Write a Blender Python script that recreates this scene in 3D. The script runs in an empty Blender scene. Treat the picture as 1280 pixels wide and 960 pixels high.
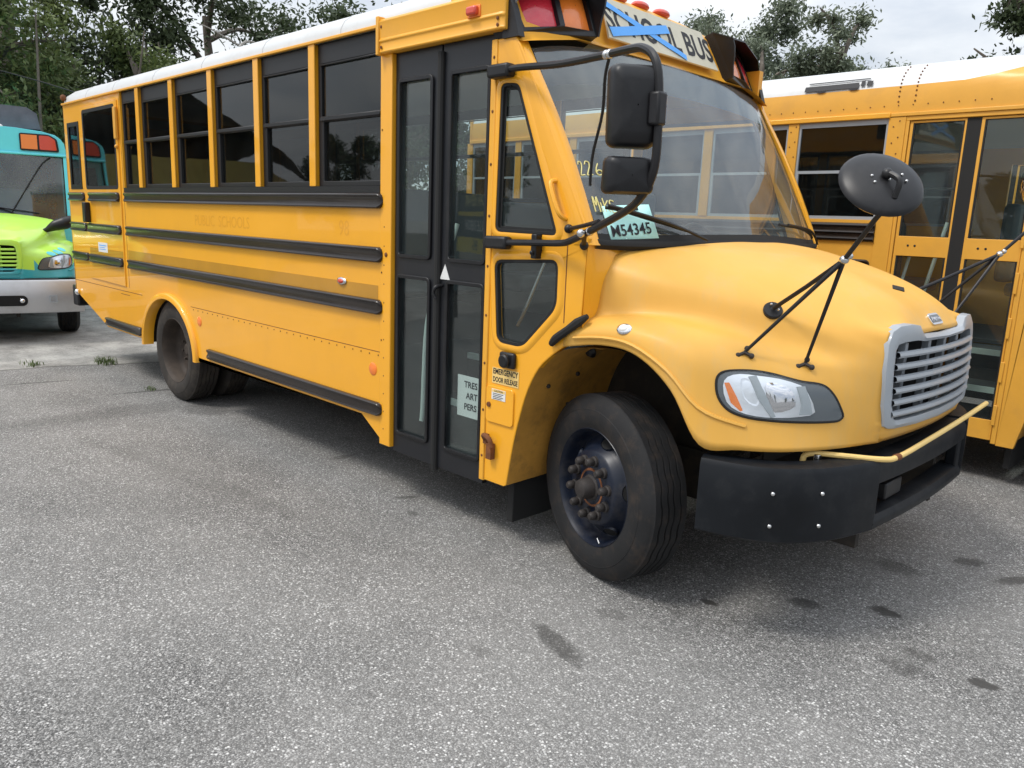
import bpy, math, random
import numpy as np
from mathutils import Vector, Matrix
from mathutils.geometry import tessellate_polygon
R = math.radians
random.seed(7)
rng = np.random.default_rng(7)
SC = bpy.context.scene
COL = SC.collection

# ------------------------------------------------------------------ camera
cd = bpy.data.cameras.new('camera'); cam = bpy.data.objects.new('camera', cd); COL.objects.link(cam)
cd.sensor_width = 36.0; cd.lens = 980.0432/1280*36.0; cd.clip_start = .05; cd.clip_end = 2000
_r = Vector((0.70422567, 0.70894075, 0.03833038)); _u = Vector((-0.16942128, 0.11537538, 0.97876706)); _f = Vector((-0.68946547, 0.69576687, -0.20135995))
mw = Matrix.Identity(4)
for i in range(3):
    mw[i][0] = _r[i]; mw[i][1] = _u[i]; mw[i][2] = -_f[i]
mw[0][3], mw[1][3], mw[2][3] = 2.2629, -2.8743, 1.7699
cam.matrix_world = mw
SC.camera = cam
SC.render.engine = 'CYCLES'
SC.view_settings.view_transform = 'Standard'; SC.view_settings.look = 'None'
SC.view_settings.gamma = 1; SC.view_settings.use_curve_mapping = False
SC.view_settings.exposure = 0.58
SC.cycles.max_bounces = 10; SC.cycles.transparent_max_bounces = 24
SC.cycles.glossy_bounces = 5; SC.cycles.transmission_bounces = 6; SC.cycles.diffuse_bounces = 3

# ------------------------------------------------------------------ sky and sun (overcast, high pale cloud)
SUN_EL, SUN_AZ = 58, 205      # azimuth measured like sky rotation
w = bpy.data.worlds.new('World'); SC.world = w; w.use_nodes = True
nt = w.node_tree; nt.nodes.clear()
def wn(t, **k):
    n = nt.nodes.new(t)
    for a, b in k.items(): setattr(n, a, b)
    return n
out = wn('ShaderNodeOutputWorld'); sky = wn('ShaderNodeTexSky', sky_type='NISHITA', sun_disc=False)
sky.sun_elevation = R(SUN_EL); sky.sun_rotation = R(SUN_AZ); sky.air_density = 1.2; sky.dust_density = 3
b1 = wn('ShaderNodeBackground'); b1.inputs[1].default_value = 0.10; nt.links.new(sky.outputs[0], b1.inputs[0])
tc = wn('ShaderNodeTexCoord'); mp = wn('ShaderNodeMapping'); mp.inputs['Scale'].default_value = (1.6, 1.6, 5.0)
nt.links.new(tc.outputs['Generated'], mp.inputs[0])
nz = wn('ShaderNodeTexNoise'); nz.inputs['Scale'].default_value = 1.7; nz.inputs['Detail'].default_value = 7; nz.inputs['Roughness'].default_value = .55
nt.links.new(mp.outputs[0], nz.inputs[0])
cr = wn('ShaderNodeValToRGB'); e = cr.color_ramp.elements
e[0].position = .32; e[0].color = (.46, .53, .64, 1); e[1].position = .62; e[1].color = (.96, .98, 1.0, 1)
nt.links.new(nz.outputs[0], cr.inputs[0])
b2 = wn('ShaderNodeBackground')
_sx = wn('ShaderNodeSeparateXYZ'); nt.links.new(tc.outputs['Generated'], _sx.inputs[0])
_mr = wn('ShaderNodeMapRange'); _mr.inputs[1].default_value = .05; _mr.inputs[2].default_value = .9; _mr.inputs[3].default_value = .62; _mr.inputs[4].default_value = 1.5
nt.links.new(_sx.outputs[2], _mr.inputs[0]); nt.links.new(_mr.outputs[0], b2.inputs[1]); nt.links.new(cr.outputs[0], b2.inputs[0])
mx = wn('ShaderNodeMixShader'); mx.inputs[0].default_value = .86
nt.links.new(b1.outputs[0], mx.inputs[1]); nt.links.new(b2.outputs[0], mx.inputs[2]); nt.links.new(mx.outputs[0], out.inputs[0])
sl = bpy.data.lights.new('sun', 'SUN'); so = bpy.data.objects.new('sun', sl); COL.objects.link(so)
sl.energy = 1.5; sl.angle = R(14); sl.color = (1, .96, .9)
# sun stands behind the camera and high: light travels along -d
_az = R(SUN_AZ); _el = R(SUN_EL)
sd = Vector((math.sin(_az)*math.cos(_el), math.cos(_az)*math.cos(_el), math.sin(_el)))
so.rotation_euler = sd.to_track_quat('Z', 'Y').to_euler()

# ------------------------------------------------------------------ materials
def mat(name, base=(.5, .5, .5), rough=.5, metal=0, coat=0, coat_r=.05, spec=.4, var=0, vscale=4, dirt=0, dirt_col=(.12, .09, .06), dscale=1.2, bump=0, bscale=200, emis=None, stretch=(1, 1, 1), rvar=0):
    m = bpy.data.materials.new(name); m.use_nodes = True; t = m.node_tree; p = t.nodes['Principled BSDF']
    p.inputs['Base Color'].default_value = (*base, 1); p.inputs['Roughness'].default_value = rough
    p.inputs['Metallic'].default_value = metal; p.inputs['Coat Weight'].default_value = coat; p.inputs['Coat Roughness'].default_value = coat_r
    p.inputs['Specular IOR Level'].default_value = spec
    tcn = t.nodes.new('ShaderNodeTexCoord'); mpn = t.nodes.new('ShaderNodeMapping'); mpn.inputs['Scale'].default_value = stretch
    t.links.new(tcn.outputs['Object'], mpn.inputs[0]); vec = mpn.outputs[0]
    col = None
    def noise(s, det=5, rg=.6):
        n = t.nodes.new('ShaderNodeTexNoise'); n.inputs['Scale'].default_value = s; n.inputs['Detail'].default_value = det; n.inputs['Roughness'].default_value = rg
        t.links.new(vec, n.inputs[0]); return n.outputs[0]
    def mixc(f, a, b):
        n = t.nodes.new('ShaderNodeMix'); n.data_type = 'RGBA'
        t.links.new(f, n.inputs['Factor'])
        for s, v in (('A', a), ('B', b)):
            i = [q for q in n.inputs if q.name == s and q.type == 'RGBA'][0]
            if isinstance(v, tuple): i.default_value = (*v, 1)
            else: t.links.new(v, i)
        return [q for q in n.outputs if q.type == 'RGBA'][0]
    def ramp(f, lo, hi):
        n = t.nodes.new('ShaderNodeMapRange'); n.inputs[1].default_value = lo; n.inputs[2].default_value = hi; t.links.new(f, n.inputs[0]); return n.outputs[0]
    if var:
        f = ramp(noise(vscale), .3, .7)
        col = mixc(f, tuple(c*(1-var) for c in base), tuple(min(1, c*(1+var)) for c in base))
    if dirt:
        f = ramp(noise(dscale, 8, .7), .5, .85)
        k = t.nodes.new('ShaderNodeMath'); k.operation = 'MULTIPLY'; k.inputs[1].default_value = dirt; t.links.new(f, k.inputs[0])
        col = mixc(k.outputs[0], col if col else base, dirt_col)
    if col: t.links.new(col, p.inputs['Base Color'])
    if rvar:
        f = noise(3.1, 6); n = t.nodes.new('ShaderNodeMapRange'); n.inputs[1].default_value = .3; n.inputs[2].default_value = .7
        n.inputs[3].default_value = max(.02, rough-rvar); n.inputs[4].default_value = min(1, rough+rvar); t.links.new(f, n.inputs[0]); t.links.new(n.outputs[0], p.inputs['Roughness'])
    if bump:
        bn = t.nodes.new('ShaderNodeBump'); bn.inputs['Strength'].default_value = bump; bn.inputs['Distance'].default_value = .004
        t.links.new(noise(bscale, 3), bn.inputs['Height']); t.links.new(bn.outputs[0], p.inputs['Normal'])
    if emis: p.inputs['Emission Color'].default_value = (*emis, 1); p.inputs['Emission Strength'].default_value = 1
    return m
def glassmat(name, tint, gloss_r=.02, ior=1.5, veil=0):
    m = bpy.data.materials.new(name); m.use_nodes = True; t = m.node_tree; t.nodes.clear()
    o = t.nodes.new('ShaderNodeOutputMaterial'); tr = t.nodes.new('ShaderNodeBsdfTransparent'); tr.inputs[0].default_value = (*tint, 1)
    g = t.nodes.new('ShaderNodeBsdfGlossy'); g.inputs['Roughness'].default_value = gloss_r
    fr = t.nodes.new('ShaderNodeFresnel'); ge = t.nodes.new('ShaderNodeNewGeometry'); im = t.nodes.new('ShaderNodeMapRange')
    im.inputs[3].default_value = ior; im.inputs[4].default_value = 1/ior; t.links.new(ge.outputs['Backfacing'], im.inputs[0]); t.links.new(im.outputs[0], fr.inputs[0])
    mxx = t.nodes.new('ShaderNodeMixShader'); t.links.new(fr.outputs[0], mxx.inputs[0]); t.links.new(tr.outputs[0], mxx.inputs[1]); t.links.new(g.outputs[0], mxx.inputs[2])
    last = mxx
    # uneven dusty film, its blue-grey also imitating sky sheen and haze on the pane
    d = t.nodes.new('ShaderNodeBsdfDiffuse'); d.inputs[0].default_value = (.46, .52, .54, 1)
    n = t.nodes.new('ShaderNodeTexNoise'); n.inputs['Scale'].default_value = 3; n.inputs['Detail'].default_value = 6
    tcn = t.nodes.new('ShaderNodeTexCoord'); t.links.new(tcn.outputs['Object'], n.inputs[0])
    mr = t.nodes.new('ShaderNodeMapRange'); mr.inputs[1].default_value = .3; mr.inputs[2].default_value = .8; mr.inputs[3].default_value = veil*.5; mr.inputs[4].default_value = veil*1.5+.004
    t.links.new(n.outputs[0], mr.inputs[0])
    m2 = t.nodes.new('ShaderNodeMixShader'); t.links.new(mr.outputs[0], m2.inputs[0]); t.links.new(last.outputs[0], m2.inputs[1]); t.links.new(d.outputs[0], m2.inputs[2])
    # faint waviness of pressed glass
    bn = t.nodes.new('ShaderNodeBump'); bn.inputs['Strength'].default_value = .12; bn.inputs['Distance'].default_value = .01
    n2 = t.nodes.new('ShaderNodeTexNoise'); n2.inputs['Scale'].default_value = 2.2; n2.inputs['Detail'].default_value = 1; t.links.new(tcn.outputs['Object'], n2.inputs[0])
    t.links.new(n2.outputs[0], bn.inputs['Height']); t.links.new(bn.outputs[0], g.inputs['Normal'])
    t.links.new(m2.outputs[0], o.inputs[0]); return m
Y = dict(
 paint=mat('yellow_paint', (.86, .395, .018), .42, coat=.6, coat_r=.03, var=.035, vscale=1.3, dirt=.22, dirt_col=(.55, .26, .06), dscale=2.0, spec=.35),
 paint2=mat('yellow_paint_satin', (.80, .38, .03), .5, coat=.25, coat_r=.15, var=.05, vscale=2, dirt=.3, dirt_col=(.45, .24, .07), dscale=3),
 hood=mat('faded_yellow_paint', (.70, .375, .065), .52, coat=.08, coat_r=.25, var=.07, vscale=2.2, dirt=.85, dirt_col=(.56, .37, .14), dscale=4.5, stretch=(1, 1, .22), rvar=.08),
 grime=mat('grimy_yellow_paint', (.50, .25, .045), .6, var=.2, vscale=4, dirt=.95, dirt_col=(.07, .05, .03), dscale=6),
 oldyel=mat('aged_yellow_paint', (.72, .36, .045), .5, coat=.2, coat_r=.2, var=.06, vscale=3, dirt=.35, dirt_col=(.42, .22, .07), dscale=4),
 white=mat('white_roof_paint', (.58, .59, .59), .45, coat=.2, coat_r=.2, var=.03, dirt=.55, dirt_col=(.42, .40, .36), dscale=3.5, stretch=(1, .4, 1)),
 black=mat('black_plastic', (.008, .008, .0095), .42, var=.15, vscale=6, dirt=.25, dirt_col=(.08, .075, .07), dscale=5),
 bumper=mat('bumper_plastic', (.006, .0075, .010), .45, var=.3, vscale=3, dirt=.5, dirt_col=(.035, .035, .034), dscale=6, rvar=.12, spec=.25),
 rail=mat('black_rail_paint', (.016, .011, .009), .30, coat=.35, coat_r=.06, spec=.3, var=.2, dirt=.3, dirt_col=(.05, .035, .025), dscale=6),
 frame=mat('black_window_frame', (.012, .012, .013), .42),
 doorf=mat('black_door_paint', (.010, .011, .014), .38, coat=.1, coat_r=.2, spec=.4, dirt=.2, dirt_col=(.07, .065, .06), dscale=4),
 rubber=mat('rubber_seal', (.014, .014, .014), .75),
 tyre=mat('tyre_rubber', (.011, .011, .012), .75, var=.3, vscale=5, dirt=.6, dirt_col=(.085, .055, .035), dscale=9, bump=.3, bscale=160),
 tyre2=mat('dusty_tyre_rubber', (.035, .030, .026), .85, var=.25, vscale=5, dirt=.9, dirt_col=(.10, .08, .06), dscale=5, bump=.3, bscale=160),
 rimn=mat('dark_blue_steel', (.006, .010, .022), .42, coat=.15, coat_r=.25, spec=.3, dirt=.5, dirt_col=(.09, .08, .07), dscale=8),
 rimb=mat('dusty_brown_steel', (.05, .038, .030), .7, var=.2, dirt=.6, dirt_col=(.11, .08, .055), dscale=8),
 rust=mat('rusty_steel', (.17, .062, .022), .8, var=.4, vscale=12, dirt=.7, dirt_col=(.03, .025, .02), dscale=18),
 nut=mat('greasy_lug_nut', (.035, .030, .028), .6, metal=.1, var=.3, vscale=20),
 steel=mat('bright_steel', (.6, .6, .6), .25, metal=1),
 chrome=mat('chrome', (.75, .75, .77), .08, metal=1),
 grey=mat('grey_grille_plastic', (.34, .37, .40), .4, coat=.15, var=.05, vscale=5, dirt=.3, dirt_col=(.25, .25, .24), dscale=5),
 glass=glassmat('tinted_glass', (.38, .39, .38), ior=1.58, veil=.004),
 glass2=glassmat('door_glass', (.88, .93, .92), ior=1.58, veil=.015),
 wsglass=glassmat('windscreen_glass', (.84, .95, .93), ior=1.95, veil=.11),
 clear=glassmat('clear_lens', (.93, .94, .95), ior=1.45, veil=.02),
 refl_band=mat('windscreen_reflection_band', (.06, .065, .09), .15, coat=.5),
 dark=mat('dark_void', (.010, .010, .010), .9),
 chassis=mat('chassis_black', (.028, .024, .020), .8, dirt=.7, dirt_col=(.10, .07, .045), dscale=6),
 amber=mat('amber_lens', (.85, .22, .03), .2, coat=.8, bump=.6, bscale=90),
 red=mat('red_lens', (.62, .03, .05), .2, coat=.8, bump=.6, bscale=90),
 orange=mat('orange_reflector', (.90, .22, .03), .25, coat=.6),
 redo=mat('red_marker', (.60, .06, .03), .25, coat=.6),
 seat=mat('seat_vinyl', (.05, .075, .085), .55, var=.15),
 inner=mat('interior_panel', (.55, .62, .58), .6),
 ceil=mat('interior_ceiling', (.72, .80, .76), .5),
 floorm=mat('interior_floor', (.07, .07, .068), .8),
 card=mat('mint_card', (.50, .88, .84), .6),
 ink=mat('black_ink', (.015, .015, .018), .6),
 chalk=mat('yellow_marker', (.80, .72, .30), .7),
 signp=mat('sign_panel', (.56, .53, .42), .5, dirt=.4, dirt_col=(.35, .31, .22), dscale=9),
 tape=mat('blue_tape', (.10, .36, .82), .6, bump=.3, bscale=60),
 ghost=mat('faded_lettering', (.76, .335, .014), .45, coat=.6, coat_r=.06),
 paper=mat('white_label', (.72, .72, .70), .6),
 silver=mat('reflector_silver', (.86, .88, .90), .30, metal=1, bump=.3, bscale=30),
 strip=mat('mustard_strip', (.50, .235, .010), .42, coat=.6, coat_r=.05, var=.08, vscale=3),
 hlgrey=mat('headlight_bezel', (.10, .115, .125), .35, coat=.3),
 lightgrey=mat('headlight_trim', (.36, .40, .42), .35),
 lime=mat('lime_paint', (.48, .82, .10), .35, coat=.5, var=.03),
 teal=mat('teal_paint', (.045, .36, .40), .35, coat=.5),
 aqua=mat('turquoise_paint', (.13, .68, .78), .35, coat=.4, var=.04),
 brightrod=mat('pale_yellow_rod', (.80, .56, .20), .5, var=.06, vscale=8),
)

# ------------------------------------------------------------------ mesh helpers
ORG = Vector((0, 0, 0))
class MB:
    def __init__(s): s.v = []; s.f = []
    def add(s, vs, fs):
        o = len(s.v); s.v += [tuple(p) for p in vs]; s.f += [tuple(i+o for i in f) for f in fs]; return s
    def box(s, x0, x1, y0, y1, z0, z1):
        vs = [(x, y, z) for x in (x0, x1) for y in (y0, y1) for z in (z0, z1)]
        return s.add(vs, [(0, 1, 3, 2), (4, 6, 7, 5), (0, 4, 5, 1), (2, 3, 7, 6), (0, 2, 6, 4), (1, 5, 7, 3)])
    def grid(s, P, flip=False):
        n, m = len(P), len(P[0]); vs = [p for r in P for p in r]; fs = []
        for i in range(n-1):
            for j in range(m-1):
                f = (i*m+j, i*m+j+1, (i+1)*m+j+1, (i+1)*m+j); fs.append(f[::-1] if flip else f)
        return s.add(vs, fs)
    def tube(s, pts, r, n=10, cap=True, smooth=True):
        pts = [Vector(p) for p in pts]
        if smooth and len(pts) > 2: pts = spline(pts, 5)
        if not hasattr(r, '__len__'): r = [r]*len(pts)
        elif len(r) != len(pts):
            k = len(r)-1; r = [r[min(k, int(i/(len(pts)-1)*k))]*(1-((i/(len(pts)-1)*k) % 1))+r[min(k, int(i/(len(pts)-1)*k)+1)]*((i/(len(pts)-1)*k) % 1) for i in range(len(pts))]
        t0 = (pts[1]-pts[0]).normalized(); up = Vector((0, 0, 1)) if abs(t0.z) < .9 else Vector((1, 0, 0))
        a = t0.cross(up).normalized(); rings = []
        for i, p in enumerate(pts):
            t = (pts[min(i+1, len(pts)-1)]-pts[max(i-1, 0)]).normalized()
            a = (a-t*a.dot(t)).normalized(); b = t.cross(a)
            rings.append([p+(a*math.cos(2*math.pi*k/n)+b*math.sin(2*math.pi*k/n))*r[i] for k in range(n)])
        vs = [q for g in rings for q in g]; fs = []
        for i in range(len(rings)-1):
            for k in range(n): fs.append((i*n+k, i*n+(k+1) % n, (i+1)*n+(k+1) % n, (i+1)*n+k))
        if cap: fs += [tuple(range(n))[::-1], tuple((len(rings)-1)*n+k for k in range(n))]
        return s.add(vs, fs)
    def lathe(s, prof, c, axis=(0, 1, 0), n=32, cap=False):
        """prof: (radius, distance along axis)"""
        ax = Vector(axis).normalized(); up = Vector((0, 0, 1)) if abs(ax.z) < .9 else Vector((1, 0, 0))
        a = ax.cross(up).normalized(); b = ax.cross(a); c = Vector(c)
        vs = [c+ax*h+(a*math.cos(2*math.pi*k/n)+b*math.sin(2*math.pi*k/n))*r for r, h in prof for k in range(n)]; fs = []
        for i in range(len(prof)-1):
            for k in range(n): fs.append((i*n+k, (i+1)*n+k, (i+1)*n+(k+1) % n, i*n+(k+1) % n))
        if cap: fs += [tuple(range(n)), tuple((len(prof)-1)*n+k for k in range(n))[::-1]]
        return s.add(vs, fs)
    def ball(s, c, rx, ry=None, rz=None, n=14, m=8, rot=None):
        ry = ry or rx; rz = rz or rx; c = Vector(c); vs = []; fs = []
        for i in range(m+1):
            th = math.pi*i/m
            for k in range(n):
                ph = 2*math.pi*k/n; p = Vector((rx*math.sin(th)*math.cos(ph), ry*math.sin(th)*math.sin(ph), rz*math.cos(th)))
                if rot: p = rot @ p
                vs.append(c+p)
        for i in range(m):
            for k in range(n): fs.append((i*n+k, (i+1)*n+k, (i+1)*n+(k+1) % n, i*n+(k+1) % n))
        return s.add(vs, fs)
    def plate(s, outer, holes, y0, y1, M=None):
        """flat plate with holes; outline in (a,b) -> (x=a, z=b), thickness y0..y1; M maps (a,y,b)"""
        M = M or (lambda a, y, b: (a, y, b))
        loops = [outer]+list(holes); flat = [p for l in loops for p in l]
        tris = tessellate_polygon([[Vector((p[0], p[1], 0)) for p in l] for l in loops])
        n = len(flat); vs = [M(p[0], y0, p[1]) for p in flat]+[M(p[0], y1, p[1]) for p in flat]
        fs = [tuple(t) for t in tris]+[tuple(i+n for i in t[::-1]) for t in tris]; o = 0
        for l in loops:
            k = len(l)
            for i in range(k): fs.append((o+i, o+(i+1) % k, n+o+(i+1) % k, n+o+i))
            o += k
        return s.add(vs, fs)
    def strip(s, path, z0, z1, th):
        """vertical wall following a plan path [(x,y)], thickness th to the left of travel"""
        n = len(path); L = []
        for i in range(n):
            a = Vector(path[max(i-1, 0)]); b = Vector(path[min(i+1, n-1)]); d = (b-a).normalized(); L.append(Vector((-d.y, d.x))*th)
        P = [[(p[0], p[1], z0), (p[0], p[1], z1), (p[0]+l.x, p[1]+l.y, z1), (p[0]+l.x, p[1]+l.y, z0), (p[0], p[1], z0)] for p, l in zip(path, L)]
        s.grid(P)
        return s.add(P[0][:4], [(0, 1, 2, 3)]).add(P[-1][:4], [(3, 2, 1, 0)])
    def mirror(s, yc=1.22):
        o = len(s.v); s.v += [(p[0], 2*yc-p[1], p[2]) for p in s.v]; s.f += [tuple(i+o for i in f[::-1]) for f in s.f]; return s
def spline(pts, k):
    pts = [Vector(p) for p in pts]; o = []
    for i in range(len(pts)-1):
        p0 = pts[max(i-1, 0)]; p1 = pts[i]; p2 = pts[i+1]; p3 = pts[min(i+2, len(pts)-1)]
        for q in range(k):
            t = q/k; o.append(.5*((2*p1)+(p2-p0)*t+(2*p0-5*p1+4*p2-p3)*t*t+(3*p1-p0-3*p2+p3)*t**3))
    o.append(pts[-1]); return o
def obj(name, mb, m, parent=None, bevel=0, seg=2, smooth=True, solid=0, angle=35, label=None, loc=None, weld=False):
    me = bpy.data.meshes.new(name)
    off = ORG if loc is None else Vector((0, 0, 0))
    me.from_pydata([(p[0]-off.x, p[1]-off.y, p[2]-off.z) for p in mb.v], [], [f for f in mb.f])
    import bmesh
    bm = bmesh.new(); bm.from_mesh(me)
    bmesh.ops.remove_doubles(bm, verts=bm.verts, dist=1e-5)
    bmesh.ops.recalc_face_normals(bm, faces=bm.faces)
    bm.to_mesh(me); bm.free()
    if smooth:
        me.polygons.foreach_set('use_smooth', [True]*len(me.polygons))
        me.set_sharp_from_angle(angle=R(angle))
    me.materials.append(Y[m] if isinstance(m, str) else m)
    o = bpy.data.objects.new(name, me); COL.objects.link(o)
    if parent: o.parent = parent
    if loc is not None: o.location = loc
    if solid:
        md = o.modifiers.new('solid', 'SOLIDIFY'); md.thickness = solid; md.offset = -1
    if bevel:
        md = o.modifiers.new('bevel', 'BEVEL'); md.width = bevel; md.segments = seg; md.limit_method = 'ANGLE'; md.angle_limit = R(40); md.harden_normals = False
    if label: o['label'] = label
    return o
def thing(name, label, cat, loc=(0, 0, 0), rz=0, group=None):
    o = bpy.data.objects.new(name, None); COL.objects.link(o); o.location = loc; o.rotation_euler = (0, 0, rz)
    o.empty_display_size = .3
    tag(o, label, cat, group); return o
def tag(o, label, cat, group=None, kind=None):
    if label: o['label'] = label
    if cat: o['category'] = cat
    if group: o['group'] = group
    if kind: o['kind'] = kind
    return o
def copy_tree(o, parent=None):
    c = o.copy(); COL.objects.link(c)
    if parent: c.parent = parent
    for ch in list(o.children): copy_tree(ch, c)
    return c
def rrect(x0, x1, z0, z1, r, n=4):
    o = []
    for cx, cz, a in ((x1-r, z1-r, 0), (x0+r, z1-r, 90), (x0+r, z0+r, 180), (x1-r, z0+r, 270)):
        for k in range(n+1):
            t = R(a+90*k/n); o.append((cx+r*math.cos(t), cz+r*math.sin(t)))
    return o
def rpoly(pts, r, n=4):
    """round the corners of a polygon"""
    o = []; N = len(pts)
    for i in range(N):
        p = Vector(pts[i]); a = Vector(pts[i-1]); b = Vector(pts[(i+1) % N]); rr = min(r, (a-p).length*.45, (b-p).length*.45)
        q0 = p+(a-p).normalized()*rr; q1 = p+(b-p).normalized()*rr
        for k in range(n+1):
            t = k/n; o.append(tuple(q0*(1-t)**2+p*2*t*(1-t)+q1*t*t))
    return o
def inset(poly, d):
    """move an outline inward by d (simple, convex-ish)"""
    c = Vector((sum(p[0] for p in poly)/len(poly), sum(p[1] for p in poly)/len(poly))); o = []
    N = len(poly)
    area = sum(poly[i][0]*poly[(i+1) % N][1]-poly[(i+1) % N][0]*poly[i][1] for i in range(N)); sg = 1 if area > 0 else -1
    for i in range(N):
        a = Vector(poly[i-1]); b = Vector(poly[(i+1) % N]); t = (b-a)
        if t.length < 1e-9: t = Vector((1, 0))
        t.normalize(); nn = Vector((-t.y, t.x))*sg; p = Vector(poly[i])+nn*d; o.append((p.x, p.y))
    return o
def text_mb(s, size, font_w=0, shear=0, extrude=0.0, align='CENTER', spacing=1.0, sx=1.0):
    cu = bpy.data.curves.new('txt', 'FONT'); cu.body = s; cu.size = size; cu.align_x = align; cu.align_y = 'CENTER'; cu.extrude = extrude; cu.offset = font_w; cu.shear = shear; cu.space_character = spacing; cu.resolution_u = 3
    o = bpy.data.objects.new('txt', cu); COL.objects.link(o); dg = bpy.context.evaluated_depsgraph_get(); dg.update()
    me = o.evaluated_get(dg).to_mesh(); m = MB(); m.v = [(v.co.x*sx, v.co.y, v.co.z) for v in me.vertices]; m.f = [tuple(p.vertices) for p in me.polygons]
    o.evaluated_get(dg).to_mesh_clear(); bpy.data.objects.remove(o); bpy.data.curves.remove(cu); return m
def place(m, o, ax, ay, az=None):
    """map local (a,b,c) to o + a*ax + b*ay + c*az"""
    o = Vector(o); ax = Vector(ax).normalized(); ay = Vector(ay).normalized(); az = ax.cross(ay)
    m.v = [tuple(o+ax*p[0]+ay*p[1]+az*p[2]) for p in m.v]; return m

# ------------------------------------------------------------------ bonnet surface: rows run from the windscreen to the grille edge
HX = [-.10, .06, .22, .38, .54, .70, .85, .98]
def _row(xs, ys, zs, per): return [(x, y, z) for x, y, z in zip(xs, ys, zs)]+[per]
HZ0 = [1.735, 1.72, 1.70, 1.672, 1.637, 1.59, 1.53, 1.455]
HOOD = [
 _row(HX, [1.22]*8, HZ0, (1.075, 1.22, 1.352)),
 _row(HX, [.95]*8, [z-.003 for z in HZ0], (1.07, .95, 1.352)),
 _row(HX, [.62, .62, .62, .64, .66, .70, .74, .78], [z-d for z, d in zip(HZ0, [.02, .025, .03, .04, .05, .06, .06, .055])], (1.058, .80, 1.39)),
 _row(HX, [.26, .32, .38, .44, .50, .56, .61, .645], [1.66, 1.64, 1.61, 1.575, 1.53, 1.475, 1.42, 1.385], (1.045, .665, 1.372)),
 _row([-.11]+HX[1:], [.12, .17, .23, .30, .37, .45, .53, .60], [1.57, 1.55, 1.525, 1.495, 1.455, 1.405, 1.36, 1.32], (1.045, .635, 1.29)),
 _row([-.12]+HX[1:], [.085, .13, .18, .24, .31, .39, .48, .575], [1.37, 1.385, 1.385, 1.37, 1.34, 1.30, 1.27, 1.25], (1.05, .63, 1.21)),
 _row([-.16, .04, .20, .36, .52, .68, .83, .965], [.05, .07, .09, .12, .17, .25, .36, .52], [1.325, 1.36, 1.36, 1.34, 1.30, 1.25, 1.21, 1.18], (1.052, .63, 1.13)),
 _row([-.20, .02, .18, .34, .50, .655, .80, .945], [.015, .015, .015, .03, .06, .13, .25, .45], [1.29, 1.325, 1.32, 1.29, 1.23, 1.17, 1.13, 1.10], (1.055, .635, 1.05)),
 _row([-.225, .01, .18, .36, .51, .655, .80, .945], [-.01, -.01, -.01, 0, .025, .09, .21, .42], [1.25, 1.28, 1.27, 1.20, 1.10, 1.03, .99, .975], (1.06, .65, .965)),
 _row([-.24, 0, .20, .39, .545, .70, .84, .96], [-.005, -.005, -.005, 0, .015, .08, .20, .41], [1.185, 1.225, 1.205, 1.08, .865, .865, .868, .872], (1.05, .67, .875)),
]
HA = np.array(HOOD, float)
def _cr(P, t):
    i = min(int(t), len(P)-2); f = t-i
    p1, p2 = P[i], P[i+1]; p0 = P[i-1] if i > 0 else 2*p1-p2; p3 = P[i+2] if i+2 < len(P) else 2*p2-p1
    return .5*((2*p1)+(p2-p0)*f+(2*p0-5*p1+4*p2-p3)*f*f+(3*p1-p0-3*p2+p3)*f**3)
def hood_pt(j, i):
    j = max(0, min(9, j)); i = max(0, min(8, i))
    return _cr(np.array([_cr(HA[r], i) for r in range(10)]), j)
def hood_n(j, i):
    e = .02; a = hood_pt(j, min(8, i+e))-hood_pt(j, max(0, i-e)); b = hood_pt(min(9, j+e), i)-hood_pt(max(0, j-e), i)
    n = np.cross(b, a); n /= np.linalg.norm(n)
    if n[2]*.6-n[1]+n[0]*.6 < 0: n = -n
    return n

# ------------------------------------------------------------------ bus components (x forward, y from right side to left, z up; ORG shifts y to the bus centre line)
W = 2.44
RAILS = [(1.822, 1.915), (1.497, 1.592), (1.175, 1.268)]
def hood_patch(pts, off, name, m, parent, thick=0.0, dome=0.0, n=5, **k):
    """a small curved patch lying on the bonnet surface, outline in surface coordinates"""
    P = []
    c = np.array(pts).mean(0)
    for q in range(n+1):
        f = q/n
        row = []
        for (j, i) in pts+[pts[0]]:
            a = c+(np.array([j, i])-c)*f; pos = hood_pt(*a)+hood_n(*a)*(off+dome*(1-f**3)); row.append(tuple(pos))
        P.append(row)
    if thick:
        P.append([tuple(hood_pt(j, i)+hood_n(j, i)*(off-thick)) for j, i in pts+[pts[0]]])
    mb = MB(); mb.grid(P); return mb
def smooth_loop(pts, k=3):
    n = len(pts); o = []
    for i in range(n):
        p0, p1, p2, p3 = [np.array(pts[(i+q) % n], float) for q in (-1, 0, 1, 2)]
        for q in range(k):
            t = q/k; o.append(tuple(.5*((2*p1)+(p2-p0)*t+(2*p0-5*p1+4*p2-p3)*t*t+(3*p1-p0-3*p2+p3)*t**3)))
    return o
def mirrored_obj(name, mb, m, parent, mirror=True, **k):
    a = obj(name, mb, m, parent, **k); r = [a]
    if mirror:
        m2 = MB(); m2.v = [(p[0], W-p[1], p[2]) for p in mb.v]; m2.f = [f[::-1] for f in mb.f]
        r.append(obj(name, m2, m, parent, **k))
    return r
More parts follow.
